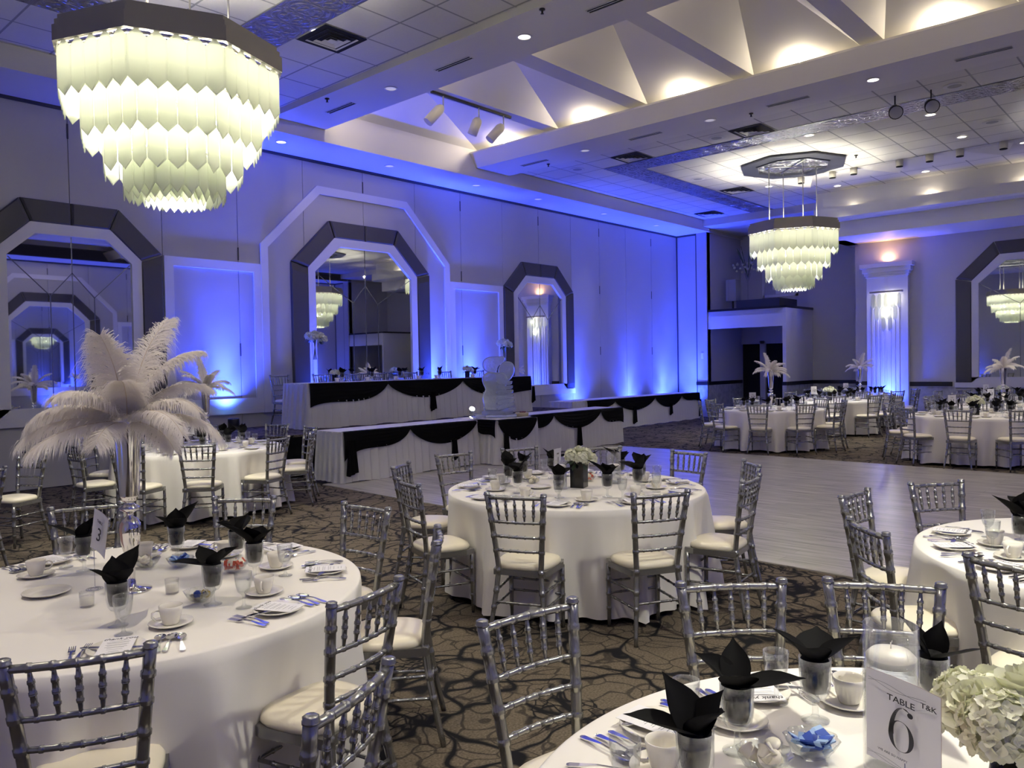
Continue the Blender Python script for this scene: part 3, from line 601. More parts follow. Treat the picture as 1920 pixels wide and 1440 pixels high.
# ================================================================ CHANDELIERS
def pend_mesh(w, h, t=.006):
    bm = bmesh.new(); k = .075
    O = [(-w/2, -k), (0, 0), (w/2, -k), (w/2, -h+k), (0, -h), (-w/2, -h+k)]
    I = [(x*.80, -h/2+(z+h/2)*.955) for x, z in O]
    f1 = [bm.verts.new((x, -t, z)) for x, z in I]; a = [bm.verts.new((x, -t*.3, z)) for x, z in O]; b = [bm.verts.new((x, t*.3, z)) for x, z in O]; f2 = [bm.verts.new((x, t, z)) for x, z in I]
    for A, B in ((f1, a), (a, b), (b, f2)):
        for i in range(6): bm.faces.new((A[i], A[(i+1) % 6], B[(i+1) % 6], B[i]))
    bm.faces.new(f1[::-1]); bm.faces.new(f2); return mesh(bm, 'glass_pendant', 'pendant')
PM = pend_mesh(.147, .47); PM2 = pend_mesh(.114, .42)
def chandelier(cx, cy, label, E, simple=False):
    t = thing('chandelier', label, 'chandelier', (cx, cy, 0), 0, 'tiered glass chandeliers')
    R = .99; zb = 4.375; ph = radians(135)
    V = lambda r, k: (r*cos(ph+k*pi/4), r*sin(ph+k*pi/4))
    def bandf(bm):
        for r0, z0, z1 in ((R, zb, zb+.13), (R-.02, zb+.13, zb+.18), (R-.045, zb+.18, zb+.225)):
            O = [V(r0, k) for k in range(8)]; I = [V(r0-.05, k) for k in range(8)]
            ringprism(bm, O, I, lambda u, v, w: (u, v, w), z0, z1)
    mk('octagonal_band', 'bronze', bandf, t)
    mk('cross_bars', 'bronze', lambda bm: [sweep(bm, [(.93*cos(a), .93*sin(a), zb+.19), (-.93*cos(a), -.93*sin(a), zb+.19)], .018, 8) for a in (0, pi/4, pi/2, 3*pi/4)], t)
    tiers = ((R-.035, 4.395, 5, PM), (.79, 4.10, 4, PM), (.615, 3.84, 3, PM), (.455, 3.62, 3, PM2))
    extra = bmesh.new()
    for ti, (r, zt, n, me) in enumerate(tiers):
        for k in range(8):
            a = Vector((*V(r, k), 0)); b = Vector((*V(r, k+1), 0)); d = b-a; ang = atan2(d.y, d.x)
            for i in range(n):
                c = a+d*((i+.5)/n)
                if ti < 3:
                    obj('glass_pendant', me, t, (c.x, c.y, zt), (0, 0, ang))
                for (zz, rr) in (((zt, 1),) if ti == 3 else ())+(((zt-.03, .82), (zt-.05, .6)) if ti == 3 else ()):
                    c2 = c*rr if rr != 1 else c
                    tmp = bmesh.new(); tmp.from_mesh(me); bmesh.ops.transform(tmp, matrix=Matrix.Translation((c2.x, c2.y, zz)) @ Matrix.Rotation(ang+(pi/20 if rr != 1 else 0), 4, 'Z'), verts=tmp.verts)
                    mm_ = bpy.data.meshes.new('t'); tmp.to_mesh(mm_); tmp.free(); extra.from_mesh(mm_); bpy.data.meshes.remove(mm_)
        def ring(bm): ringprism(bm, [V(r-.01, k) for k in range(8)], [V(r-.03, k) for k in range(8)], lambda u, v, w: (u, v, w), zt-.05, zt-.035)
        mk('tier_ring', 'rod', ring, t)
    e = obj('glass_pendant', mesh(extra, 'glass_pendant', 'pendant'), t); e['kind'] = 'stuff'
    for k in range(4):
        a = radians(45+90*k); x, y = .52*cos(a), .52*sin(a)
        mk('hanging_rod', 'rod', lambda bm: sweep(bm, [(x, y, zb+.2), (x, y, 5.80)], .011, 8), t)
    mk('socket_cluster', 'rod', lambda bm: [sweep(bm, [(0, 0, 4.55), (0, 0, 3.5)], .02, 10)]+[sweep(bm, [(0, 0, z), (r_*cos(a), r_*sin(a), z)], .008, 6) for z, r_, n in ((4.15, .62, 8), (3.85, .40, 6), (3.62, .22, 4)) for a in [2*pi*q/n for q in range(n)]], t)
    nb = 0
    for z, r_, n in ((4.17, .64, 8), (3.87, .42, 6), (3.64, .24, 4)):
        for q in range(n):
            a = 2*pi*q/n; mk('bulb', 'bulb', lambda bm: blob(bm, (r_*cos(a), r_*sin(a), z), .032, 0, 0, 2), t)
            if q % 2 == 0 and not simple:
                l = light('POINT', (cx+r_*cos(a)*.9, cy+r_*sin(a)*.9, z), E, (1, .95, .80), .05)
    for z_ in (3.95, 3.55, 3.36): light('POINT', (cx, cy, z_), E*(4 if simple else 1.9), (1, .95, .80), .06)
    # ceiling medallion
    md = thing('ceiling_medallion', label.replace('chandelier', 'plate above the chandelier').replace('tiered', 'dark octagonal'), 'ceiling medallion', (cx, cy, 5.85), 0, 'octagonal plates above the chandeliers')
    ringprism_ = lambda bm: (ringprism(bm, [V(1.12, k) for k in range(8)], [V(.78, k) for k in range(8)], lambda u, v, w: (u, v, w), -.035, -.002), ringprism(bm, [V(.80, k) for k in range(8)], [V(.76, k) for k in range(8)], lambda u, v, w: (u, v, w), -.055, -.002))
    mk('octagonal_frame', 'navy', ringprism_, md)
    mk('tin_panel', 'tin_far', lambda bm: bm.faces.new([bm.verts.new((*V(.78, k), -.006)) for k in range(8)]), md, recalc=False)
    mk('mounting_cross', 'rod', lambda bm: [sweep(bm, [(.62*cos(a), .62*sin(a), -.03), (-.62*cos(a), -.62*sin(a), -.03)], .012, 6) for a in (pi/4, -pi/4)], md)
chandelier(3.34, 7.12, 'huge tiered glass chandelier hanging at the upper left, nearest the camera', 55)
chandelier(16.80, 6.95, 'smaller-looking tiered glass chandelier hanging over the far tables', 55)
chandelier(3.34, 2*YC-7.12, 'tiered glass chandelier beyond the right of the frame, above the camera', 50, True)
chandelier(16.80, 2*YC-6.95, 'tiered glass chandelier far right beyond the frame, seen in mirrors', 50, True)
# wall sconce on the pilaster
t = thing('wall_sconce', 'lit glass wall sconce on the fluted pilaster', 'wall lamp', (22.03, 6.62, 0))
mk('back_bar', 'bronze', lambda bm: box(bm, -.14, -.02, -.40, .40, 3.385, 3.43), t)
for z, ys in ((3.38, (-.32, -.16, 0, .16, .32)), (3.05, (-.22, -.07, .08, .23)), (2.78, (-.10, .06))):
    for y in ys: obj('glass_pendant', PM2, t, (-.10-.02*(y == 0), y, z), (0, 0, radians(90+y*60)))
for y, z in ((-.12, 3.22), (.0, 2.86)):
    mk('bulb', 'bulb', lambda bm: blob(bm, (-.06, y, z), .045, 0, 0, 2), t); light('POINT', (21.93, 6.62+y, z), 14, (1, .95, .85), .04)

# ================================================================ CHAIR
def ringed(n, base, knots, extra, w=.006):
    """radius list along t in 0..1 with small collars at knots"""
    return [base(t)+sum(extra for k in knots if abs(t-k) < w) for t in n]
def tvals(knots, w, m=6):
    s = {0.0, 1.0}
    for i in range(m+1): s.add(i/m)
    for k in knots:
        for d in (-w*1.3, -w*.9, -w*.2, w*.2, w*.9, w*1.3): s.add(min(1, max(0, k+d)))
    return sorted(s)
def rod(bm, fn, base, knots, extra=.003, w=.012, seg=8, m=8):
    T = tvals(knots, w, m); R_ = []
    for t in T:
        r = base(t)
        for k in knots:
            d = abs(t-k)
            if .15*w < d < w: r += extra
        R_.append(r)
    sweep(bm, [fn(t) for t in T], R_, seg)
def chair_proto():
    t = thing('chiavari_chair', '', 'chair')
    S = 1.0; ZT = .905
    def px_(z):   # half width and depth of the back posts with height
        hw = .135+(.045)*max(0, (z-.44)/.465)**1.1 if z > .44 else .135+.048*((.44-z)/.44)**1.3
        y = -.165-.065*max(0, (z-.44)/.465)**1.2 if z > .44 else -.165-.075*((.44-z)/.44)**1.3
        return hw, y
    for s in (-1, 1):
        def post(bm, s=s):
            fn = lambda q: (s*px_(q*.89)[0], px_(q*.89)[1], q*.89)
            kn = [.30/.89, .205/.89, .42/.89, .545/.89, .635/.89, .73/.89, .81/.89]
            rod(bm, fn, lambda q: .0125+.0045*min(1, q/.4)+.001*q, kn, .0032, .010, 8, 16)
            h, y = px_(.89); lathe(bm, [(.0, .0), (.017, .0), (.021, .003), (.021, .008), (.018, .010), (.0195, .017), (.013, .021), (0, .022)], 10, (s*h, y, .884))
        mk('back_post', 'silver', post, t)
    def railf(z, r, n, bow):
        h, y = px_(z)
        def f(bm):
            fn = lambda q: ((2*q-1)*h, y-bow*(1-(2*q-1)**2), z)
            rod(bm, fn, lambda q: r, [(i+1)/(n+1) for i in range(n)], .0022, .016, 8, 10)
        return f
    mk('top_rail', 'silver', railf(.875, .0125, 5, .018), t)
    for z in (.725, .635, .548): mk('rail', 'silver', railf(z, .0095, 5, .016), t)
    for i in range(5):
        q = (i+1)/6
        def sp(bm):
            h1, y1 = px_(.875); h0, y0 = px_(.725); b = .018*(1-(2*q-1)**2)
            rod(bm, lambda u: ((2*q-1)*(h0+(h1-h0)*u), y0+(y1-y0)*u-b, .725+.15*u), lambda u: .0045+.0045*min(1, min(u, 1-u)*3.2), [.27, .5, .73], .0022, .03, 8, 8)
        mk('spindle', 'silver', sp, t)
    # seat
    O = [(-.165, -.175), (.165, -.175), (.195, .10), (.178, .165), (-.178, .165), (-.195, .10)]
    mk('seat_frame', 'silver', lambda bm: prism(bm, O, lambda u, v, w: (u, v, w), .395, .432), t)
    def cush(bm):
        nu, nv = 28, 6; ctr = (0, -.005); rings = []
        def outl(a):
            # superellipse-like trapezoid outline
            c_, s_ = cos(a), sin(a); k = (abs(c_)**3.2+abs(s_)**3.2)**(-1/3.2); y = s_*k*.172-.004; x = c_*k*(.186+.07*(y))
            return x, y
        for (sc_, z) in ((.97, .430), (1.0, .440), (1.0, .452), (.95, .466), (.78, .476), (.45, .480), (.0, .481)):
            if sc_ == 0: rings.append([bm.verts.new((0, 0, z))])
            else: rings.append([bm.verts.new((outl(2*pi*k/nu)[0]*sc_, outl(2*pi*k/nu)[1]*sc_, z)) for k in range(nu)])
        for a, b in zip(rings, rings[1:]):
            for k in range(nu):
                f = bm.faces.new((a[k], a[(k+1) % nu], b[0]) if len(b) == 1 else (a[k], a[(k+1) % nu], b[(k+1) % nu], b[k])); f.smooth = True
        bm.faces.new(rings[0][::-1])
    mk('seat_cushion', 'seat', cush, t)
    for s in (-1, 1):
        def leg(bm, s=s): rod(bm, lambda q: (s*(.172), .15, .40*q), lambda q: .0115+.004*min(1, q*2), [.30/.4, .21/.4, .12/.4], .003, .02, 8, 6)
        mk('front_leg', 'silver', leg, t)
    def st(a, b, r=.0075, n=3):
        mk('stretcher', 'silver', lambda bm: rod(bm, lambda q: tuple(a[i]+(b[i]-a[i])*q for i in range(3)), lambda q: r, [(i+1)/(n+1) for i in range(n)], .002, .014, 6, 6), t)
    for s in (-1, 1):
        for z in (.30, .205):
            h, y = px_(z); st((s*h, y, z), (s*.172, .15, z))
    for z in (.29, .215): st((-.172, .15, z), (.172, .15, z))
    h, y = px_(.235); st((-h, y, .235), (h, y, .235))
    return t
chair0 = chair_proto(); cflag = [1]
NAMES = ['nearest', 'near right', 'right', 'right rear', 'rear right', 'rearmost', 'rear left', 'left rear', 'left', 'near left']
def posnames(cx, cy, angs):
    near = atan2(-cy, -cx); free = list(range(10)); out = {}
    rel = sorted((((radians(a)-near) % (2*pi))/(2*pi)*10, a) for a in angs)
    for r, a in rel:
        k = min(free, key=lambda i: min(abs(i-r), 10-abs(i-r))); free.remove(k); out[a] = NAMES[k]
    return out
RCH = 1.33-.23
def chairs(cx, cy, angs, tname, turn={}, rad={}):
    nm = posnames(cx, cy, angs)
    for a in angs:
        r = RCH+rad.get(a, 0)+rnd.uniform(-.008, .008); x, y = cx+r*cos(radians(a)), cy+r*sin(radians(a))
        if not inview(x, y, .6, 170): continue
        face = radians(a+180+turn.get(a, 0)); place(chair0, (x, y, .012 if (6.25 < x < 12.8 and y < 9.4) else 0), face-pi/2, 'silver chiavari chair with ivory seat, %s side, %s' % (nm[a], tname), 'silver chiavari chairs at the round tables', cflag)
# ================================================================ ROUND TABLES
TZ = .738; RT = .95
def cloth(cx, cy, name, chair_angs, seed, flo=0.0):
    rr = random.Random(seed); n = 12
    ph = [2*pi*(i+rr.uniform(-.2, .2))/n for i in range(n)]; wd = [rr.uniform(.055, .15) for _ in ph]; am = [rr.uniform(.05, .17) for _ in ph]
    ca = [radians(a) for a in chair_angs]
    def dd(a, b): d = (a-b) % (2*pi); return min(d, 2*pi-d)
    def f(bm):
        N = 200; prof = [(0, 0), (.5, 0), (.9, 0), (.975, 0), (.992, -.0015), (1.0, -.006)]
        rings = [[bm.verts.new((0, 0, 0))]]
        for s, z in prof[1:]: rings.append([bm.verts.new((RT*s*cos(2*pi*k/N), RT*s*sin(2*pi*k/N), z)) for k in range(N)])
        zb = -(TZ-flo-.045); L = 16
        for j in range(1, L+1):
            t_ = j/L; row = []
            for k in range(N):
                a = 2*pi*k/N; bulge = sum(A*math.exp(-(dd(a, p)/w_)**2) for p, w_, A in zip(ph, wd, am)); ripple = .020*sin(a*19+seed+1.5*sin(a*3))+.010*sin(a*41+2*seed)
                dent = sum(math.exp(-(dd(a, c_)/.17)**2) for c_ in ca)
                ripple += .085*abs(sin(a*4.5+seed+.9*sin(2*a+seed)))**.55-.045
                g_ = t_**.75
                r = RT+.004+(bulge+ripple-.035)*g_-min(1, dent)*.035*min(1, t_*3)*(1 if t_ < .8 else .6)
                tip = .035*max(0, bulge-.07)/.08
                row.append(bm.verts.new((r*cos(a), r*sin(a), -.006+(zb)*t_-(tip*t_**3)*.6)))
            rings.append(row)
        for A, B in zip(rings, rings[1:]):
            for k in range(N):
                f_ = bm.faces.new((A[0], B[k], B[(k+1) % N])) if len(A) == 1 else bm.faces.new((A[k], B[k], B[(k+1) % N], A[(k+1) % N])); f_.smooth = True
    return tag(mk('tablecloth', 'cloth', f, None, (cx, cy, TZ)), 'white floor-length cloth draped over the %s' % name, 'tablecloth', 'white cloths on the round tables')
# ================================================================ TABLEWARE
def facet(n, amp, z0, z1): return lambda a, z: 1+(amp*abs(cos(n*a/2)) if z0 < z < z1 else 0)
def goblet_mesh():
    bm = bmesh.new(); lathe(bm, [(0, .002), (.034, .003), (.035, .006), (.012, .012), (.008, .02), (.0075, .05), (.010, .058), (.024, .064), (.033, .078), (.037, .10), (.039, .13), (.040, .165), (.0385, .165), (.0375, .13), (.035, .10), (.030, .08), (0, .070)], 24, fr=facet(9, .05, .055, .12)); return mesh(bm, 'goblet', 'glass_cut')
def wine_mesh():
    bm = bmesh.new(); lathe(bm, [(0, .002), (.030, .003), (.031, .005), (.009, .011), (.006, .02), (.006, .05), (.010, .056), (.022, .068), (.028, .09), (.031, .115), (.034, .142), (.0328, .142), (.029, .115), (.026, .09), (.019, .07), (0, .062)], 24, fr=facet(8, .07, .056, .12)); return mesh(bm, 'wine_glass', 'glass_cut')
def napkin_mesh(seed):
    rr = random.Random(seed); bm = bmesh.new()
    lathe(bm, [(0, .076), (.026, .080), (.031, .10), (.033, .13), (.035, .160), (.030, .172), (.012, .175), (0, .165)], 14, fr=lambda a, z: 1+.05*sin(5*a+seed))
    n = rr.choice((3, 4)); a0 = rr.uniform(0, 6.28)
    for i in range(n):
        a = a0+i*2*pi/n+rr.uniform(-.5, .5); L = rr.uniform(.075, .11) if i else .145; el = rr.uniform(.6, 1.35) if i else rr.uniform(.15, .8); W = rr.uniform(.036, .056); cup = rr.uniform(.25, .6)
        d = Vector((cos(a), sin(a), 0)); s_ = Vector((-sin(a), cos(a), 0))
        def fn(u, v):
            e = el-.35*v; ctr = Vector((0, 0, .158))+d*(.012+L*v*cos(e))+Vector((0, 0, L*v*sin(el+.1)))
            w = W*sin(pi*min(1, .18+.82*v))**.7*(1-v**3*.9); x = (u-.5)*2
            return ctr+s_*(x*w)+(Vector((0, 0, 1))*cos(e)-d*sin(e)*.6)*(x*x*w*cup)
        for off in (0, 1):
            grid(bm, lambda u, v: fn(u, v)-d*(.003*off)+Vector((0, 0, -.0015*off)), 6, 7)
    return mesh(bm, 'napkin', 'black_cloth', False)
def cup_mesh():
    bm = bmesh.new(); lathe(bm, [(0, .012), (.022, .012), (.024, .009), (.027, .014), (.034, .035), (.039, .06), (.0415, .078), (.0395, .078), (.037, .06), (.031, .035), (.022, .018), (0, .016)], 28)
    sweep(bm, [(.036, 0, .064), (.052, 0, .068), (.064, 0, .060), (.064, 0, .045), (.052, 0, .032), (.034, 0, .030)], .0042, 8); return mesh(bm, 'coffee_cup', 'china')
def dish_mesh(r, h, name):
    bm = bmesh.new(); lathe(bm, [(0, .003), (r*.55, .003), (r*.60, .0), (r*.66, .002), (r*.95, h-.002), (r, h), (r*.985, h+.003), (r*.66, .006), (r*.58, .0055), (0, .0055)], 36); return mesh(bm, name, 'china')
def cutlery(kind):
    bm = bmesh.new(); L = .185
    def strip(pts, t=.0011):   # (y, halfwidth, z)
        up_ = [[bm.verts.new((s*w, y, z+t)) for s in (-1, 1)] for y, w, z in pts]; dn = [[bm.verts.new((s*w, y, z-t)) for s in (-1, 1)] for y, w, z in pts]
        for i in range(len(pts)-1):
            bm.faces.new((up_[i][0], up_[i][1], up_[i+1][1], up_[i+1][0])); bm.faces.new((dn[i][0], dn[i+1][0], dn[i+1][1], dn[i][1]))
            for s in (0, 1): bm.faces.new((up_[i][s], up_[i+1][s], dn[i+1][s], dn[i][s]))
        for e in (0, -1): bm.faces.new((up_[e][0], up_[e][1], dn[e][1], dn[e][0]))
    hz = .0045
    if kind == 'knife':
        strip([(-L/2-.01, .004, hz), (-L/2, .0085, hz), (-.02, .006, hz), (0, .0055, hz), (.005, .009, hz), (.08, .009, hz), (.105, .006, hz), (.112, .001, hz)])
    else:
        strip([(-L/2, .003, hz), (-L/2+.006, .0085, hz), (-L/2+.03, .0075, hz+.002), (-.02, .0032, hz+.007), (.02, .0030, hz+.005)])
        if kind == 'fork':
            strip([(.02, .003, hz+.005), (.032, .0105, hz+.001), (.047, .0115, hz)])
            for x in (-.009, -.003, .003, .009):
                v0 = len(bm.verts); box(bm, x-.0013, x+.0013, .046, .094, hz-.001, hz+.0015)
        else:
            def bowl(u, v):
                y = .052+.033*cos(pi*v); w = .0195*sin(pi*v)**.8; x = (2*u-1)
                return (x*w, y, hz+.0015-.0055*(1-x*x)*sin(pi*v)+.004)
            grid(bm, bowl, 8, 10); strip([(.012, .003, hz+.006), (.024, .0035, hz+.004)])
    return mesh(bm, kind, 'steel')
ME = dict(goblet=goblet_mesh(), wine=wine_mesh(), cup=cup_mesh(), saucer=dish_mesh(.077, .014, 'saucer'), plate=dish_mesh(.092, .016, 'side_plate'), fork=cutlery('fork'), knife=cutlery('knife'), spoon=cutlery('spoon'))
NAP = [napkin_mesh(s) for s in range(8)]
def card_mesh():
    bm = bmesh.new(); box(bm, -.052, .052, -.088, .088, 0, .0008)
    for i, (y, w) in enumerate(((.050, .030), (.036, .036), (.028, .033), (.012, .036), (.004, .030), (-.012, .034), (-.020, .026), (-.036, .024), (-.055, .016), (-.068, .020))): box(bm, -w, w, y-.0008, y+.0008, .0008, .0011, 1)
    return mesh(bm, 'menu_card', ('paper', 'grey_ink'))
ME['card'] = card_mesh(); TY = text_mesh('thank you', .026, 'ink', .35)
def put(name, key, loc, rz, label, cat, group, me=None, tilt=None):
    o = obj(name, me or ME[key], None, loc, (tilt or 0, 0, rz) if not tilt else (tilt, 0, rz)); return tag(o, label, cat, group)
def settings(cx, cy, angs, tname, full=2, z=TZ, seed=1, skip=lambda x, y: False, dr=0):
    """full 2: everything, 1: no cutlery, 0: glasses, napkin and cup only"""
    rr = random.Random(seed); nm = posnames(cx, cy, angs)
    for a0 in angs:
        w = '%s place, %s' % (nm[a0], tname); a = radians(a0); d = Vector((cos(a), sin(a), 0)); s = Vector((-sin(a), cos(a), 0)); c = Vector((cx, cy, z+.0012))
        # facing the table centre from the chair: right hand is -s ... use q(radius, side)
        q = lambda r, sd: c+d*r+s*sd
        p = q(.80, 0)
        if not inview(p.x, p.y, z, 60): continue
        face = a+pi/2       # local +y points to the centre
        G = 'place settings on the round tables'
        jit = lambda k=.012: rr.uniform(-k, k)
        if full >= 1 and not skip(p.x, p.y):
            pp = q(.80+jit(), .045+jit()); put('side_plate', 'plate', pp, 0, 'ivory side plate, %s' % w, 'plate', 'ivory side plates')
            cpos = pp+Vector((0, 0, .0195)); o = put('menu_card', 'card', cpos, face+rr.uniform(-.3, .3), 'printed menu card on the plate, %s' % w, 'menu card', 'menu cards on plates')
            if full == 2: tx = obj('heading', TY, o, (0, .062, .0009)); 
        if full == 2:
            for i, k in enumerate((-.066, -.098)): put('dinner_fork', 'fork', q(.78+.012*i, k+jit(.004)), face+rr.uniform(-.12, .12), 'steel fork, %s, %s' % (('inner', 'outer')[i], w), 'fork', 'forks beside the plates')
            put('butter_knife', 'knife', q(.80, .03)+Vector((0, 0, .013)), face+1.15+jit(.15), 'steel knife across the plate, %s' % w, 'knife', 'knives on the plates')
            for i, k in enumerate((.165, .197, .229)): put('teaspoon', 'spoon', q(.77+.012*i+jit(.01), k+jit(.004)), face+rr.uniform(-.14, .14), 'steel spoon, %s, %s' % (('inner', 'middle', 'outer')[i], w), 'spoon', 'spoons beside the plates')
        g_ = q(.505+dr+jit(), jit()); go = put('water_goblet', 'goblet', g_, rr.uniform(0, 6), 'footed goblet holding a black napkin, %s' % w, 'goblet', 'water goblets with napkins')
        put('folded_napkin', None, g_, rr.uniform(0, 6.28), 'black napkin standing in its goblet, %s' % w, 'napkin', 'black napkins in goblets', NAP[rr.randrange(8)])
        put('wine_glass', 'wine', q(.635+dr+jit(), .035+jit()), rr.uniform(0, 6), 'small cut wine glass, empty, %s' % w, 'glass', 'empty wine glasses')
        sp = q(.57+dr+jit(), .195+jit()); put('saucer', 'saucer', sp, 0, 'ivory saucer under the cup, %s' % w, 'saucer', 'ivory saucers')
        put('coffee_cup', 'cup', sp+Vector((0, 0, -.004)), rr.uniform(0, 6.28), 'ivory coffee cup on saucer, %s' % w, 'cup', 'ivory coffee cups')
# ================================================================ CENTREPIECES
def trumpet_vase(x, y, z, label, seg=28):
    def f(bm):
        lathe(bm, [(0, .001), (.078, .002), (.080, .006), (.03, .012), (.018, .02), (.0155, .06), (.017, .10), (.026, .16), (.038, .21), (.044, .26), (.042, .285), (.030, .305), (.014, .315), (.012, .322), (.016, .328), (.040, .345), (.042, .352), (.022, .366), (.016, .374), (.03, .380), (.034, .388), (.033, .396), (.040, .402)], seg, fr=lambda a, z_: 1+(.035*cos(12*a) if (.02 < z_ < .25 or .378 < z_ < .39) else 0))
        lathe(bm, [(.040, .402), (.046, .50), (.052, .60), (.058, .70), (.066, .745), (.062, .745), (.054, .70), (.04, .5), (.03, .41)], seg, fr=lambda a, z_: 1+.03*cos(10*a))
    return tag(mk('trumpet_vase', 'chrome', f, None, (x, y, z)), label, 'vase', 'silver trumpet vases')
def feather(bm, az, el, L, W, curl, nb, rr, base, wd=.0026):
    d = Vector((cos(az), sin(az), 0)); s = Vector((-sin(az), cos(az), 0)); Z_ = Vector((0, 0, 1)); n = 16; P = [Vector(base)]; T_ = []
    tw = rr.uniform(-.25, .25)
    for i in range(n+1):
        t = i/n; e = el-curl*(t**1.7); dr_ = (d*cos(e)+s*tw*t)*1+Z_*sin(e); dr_.normalize(); T_.append(dr_)
        if i < n: P.append(P[-1]+dr_*(L/n))
    sweep(bm, P, [.0022*(1-.75*i/n) for i in range(n+1)], 5, 1)
    def at(t):
        q = t*n; i = min(int(q), n-1); f = q-i; return P[i].lerp(P[i+1], f), T_[min(i, n)].lerp(T_[min(i+1, n)], f)
    for k in range(nb):
        t = .10+.90*(k+rr.random())/nb
        p, tg = at(t); side = tg.cross(s if abs(tg.dot(s)) < .9 else Z_); nrm = side.normalized() if side.z > 0 else -side.normalized(); lat = nrm.cross(tg).normalized()
        w = W*(sin(pi*min(1, (t-.05)*.95)**.75)**.55)*rr.uniform(.75, 1.15) if t < .97 else W*.5
        for sg in (-1, 1):
            sw = .32+.5*t+rr.uniform(-.2, .25); dv = (lat*sg*cos(sw)+tg*sin(sw)+nrm*rr.uniform(-.16, .2)).normalized()
            dp = rr.uniform(.3, 1.0)*w; w = w*rr.uniform(.8, 1.15)
            a = p; b = p+dv*w*.45-Z_*dp*.08; c = p+dv*w*.8-Z_*dp*.35; e_ = p+dv*w-Z_*dp*.85
            u = tg*wd*.5
            v = [bm.verts.new(q_) for q_ in (a-u, a+u, b+u*1.2, b-u*1.2, c+u, c-u, e_)]
            for fc in ((v[0], v[1], v[2], v[3]), (v[3], v[2], v[4], v[5]), (v[5], v[4], v[6])): f_ = bm.faces.new(fc); f_.smooth = True
def feathers(x, y, z, label, spec, nb, seed, wd=.0026):
    t = thing('feather_spray', label, 'feathers', (x, y, z), 0, 'white ostrich feather sprays'); rr = random.Random(seed)
    for az, el, L, W, curl in spec:
        bm = bmesh.new(); feather(bm, az, el, L*.96, W*1.0, curl, nb, rr, (0.015*cos(az), 0.015*sin(az), -.02), wd); obj('ostrich_feather', mesh(bm, 'ostrich_feather', ('feather', 'rachis'), False), t)
    return t
rg = -47.9  # image-right azimuth (deg)
def SP(lst): return [(radians(rg+a), radians(e), L, W, radians(c_)) for a, e, L, W, c_ in lst]
# (azimuth from image right, ccw seen from above; -90 = towards the camera)
BIGF = SP([(10, 12, .42, .085, 75), (-35, 22, .40, .08, 95), (-5, 38, .36, .085, 95), (40, 48, .40, .09, 80), (75, 76, .52, .12, 40), (-90, 78, .40, .14, 30), (20, 70, .44, .11, 70), (-60, 58, .30, .10, 60), (-120, 50, .34, .10, 85),
           (180, 22, .46, .09, 80), (165, 42, .40, .09, 95), (-165, 8, .44, .10, 60), (-140, -2, .38, .11, 45), (-100, -5, .24, .09, 50), (120, 62, .40, .09, 60), (200, 30, .42, .08, 100), (-20, -8, .30, .09, 50), (100, 20, .34, .09, 80)])
SMF = SP([(5, 30, .40, .07, 70), (-30, 5, .38, .07, 60), (30, 55, .38, .07, 50), (90, 80, .40, .08, 20), (-90, 60, .26, .08, 50), (-60, 25, .3, .07, 70), (-120, 25, .3, .07, 70), (150, 55, .38, .07, 50), (180, 30, .42, .07, 70), (-150, 5, .40, .07, 60),
          (60, 20, .36, .07, 70), (120, 25, .36, .07, 70), (-90, -5, .25, .07, 50), (-170, 48, .38, .06, 60)])
trumpet_vase(1.375, 3.43, TZ, 'tall silver trumpet vase in the middle of the number 3 table')
feathers(1.375, 3.43, TZ+.74, 'large spray of white ostrich feathers nearest the camera, left', BIGF, 420, 3, .0026)
def farfeather(x, y, tname, seed, z=TZ, nb=150):
    trumpet_vase(x, y, z, 'tall silver trumpet vase on the %s' % tname, 16)
    feathers(x, y, z+.74, 'spray of white ostrich feathers above the %s' % tname, [(a+radians(seed*23), e, L*.95, W, c_) for a, e, L, W, c_ in SMF], nb, seed, .006)
def rose(bm, c, r, nrm, seed):
    rr = random.Random(seed); nrm = Vector(nrm).normalized(); q = nrm.to_track_quat('Z', 'Y').to_matrix()
    for ring, (n, rad, h, op) in enumerate(((2, .16, .95, .05), (3, .30, .92, .12), (4, .50, .82, .25), (5, .74, .66, .45), (6, 1.0, .42, .8))):
        for i in range(n):
            a0 = 2*pi*i/n+ring*.7+rr.uniform(-.15, .15); wd = 2*pi/n*.72
            def fn(u, v):
                a = a0+(u-.5)*2*wd; k = rad*(.35+.65*v**.6)*(1+op*.35*v*v); edge = 1-.18*((u-.5)*2)**2
                return Vector(c)+q @ (Vector((cos(a)*k, sin(a)*k, -.35+(h+.35)*v*edge-op*.22*v**4))*r)
            grid(bm, fn, 5, 5)
def hydr(bm, c, r, seed, n=60, ps=.3):
    rr = random.Random(seed)
    for i in range(n):
        z_ = 1-1.5*(i+.5)/n; a = i*2.39996; s_ = sqrt(max(0, 1-z_*z_)); nr = Vector((s_*cos(a), s_*sin(a), z_)); p = Vector(c)+nr*r*rr.uniform(.88, 1.08); q = nr.to_track_quat('Z', 'Y').to_matrix()
        for k in range(4):
            b = k*pi/2+rr.uniform(-.2, .2); ps_ = ps*r*rr.uniform(.8, 1.15)
            def fn(u, v): 
                w = sin(pi*min(1, .12+.85*v))**.6*(u-.5)*1.1; x = v; return p+q @ (Vector((x*cos(b)-w*sin(b), x*sin(b)+w*cos(b), .25*v*v+.2*abs(u-.5)+.06*sin(7*v+i)))*ps_)
            grid(bm, fn, 2, 3)
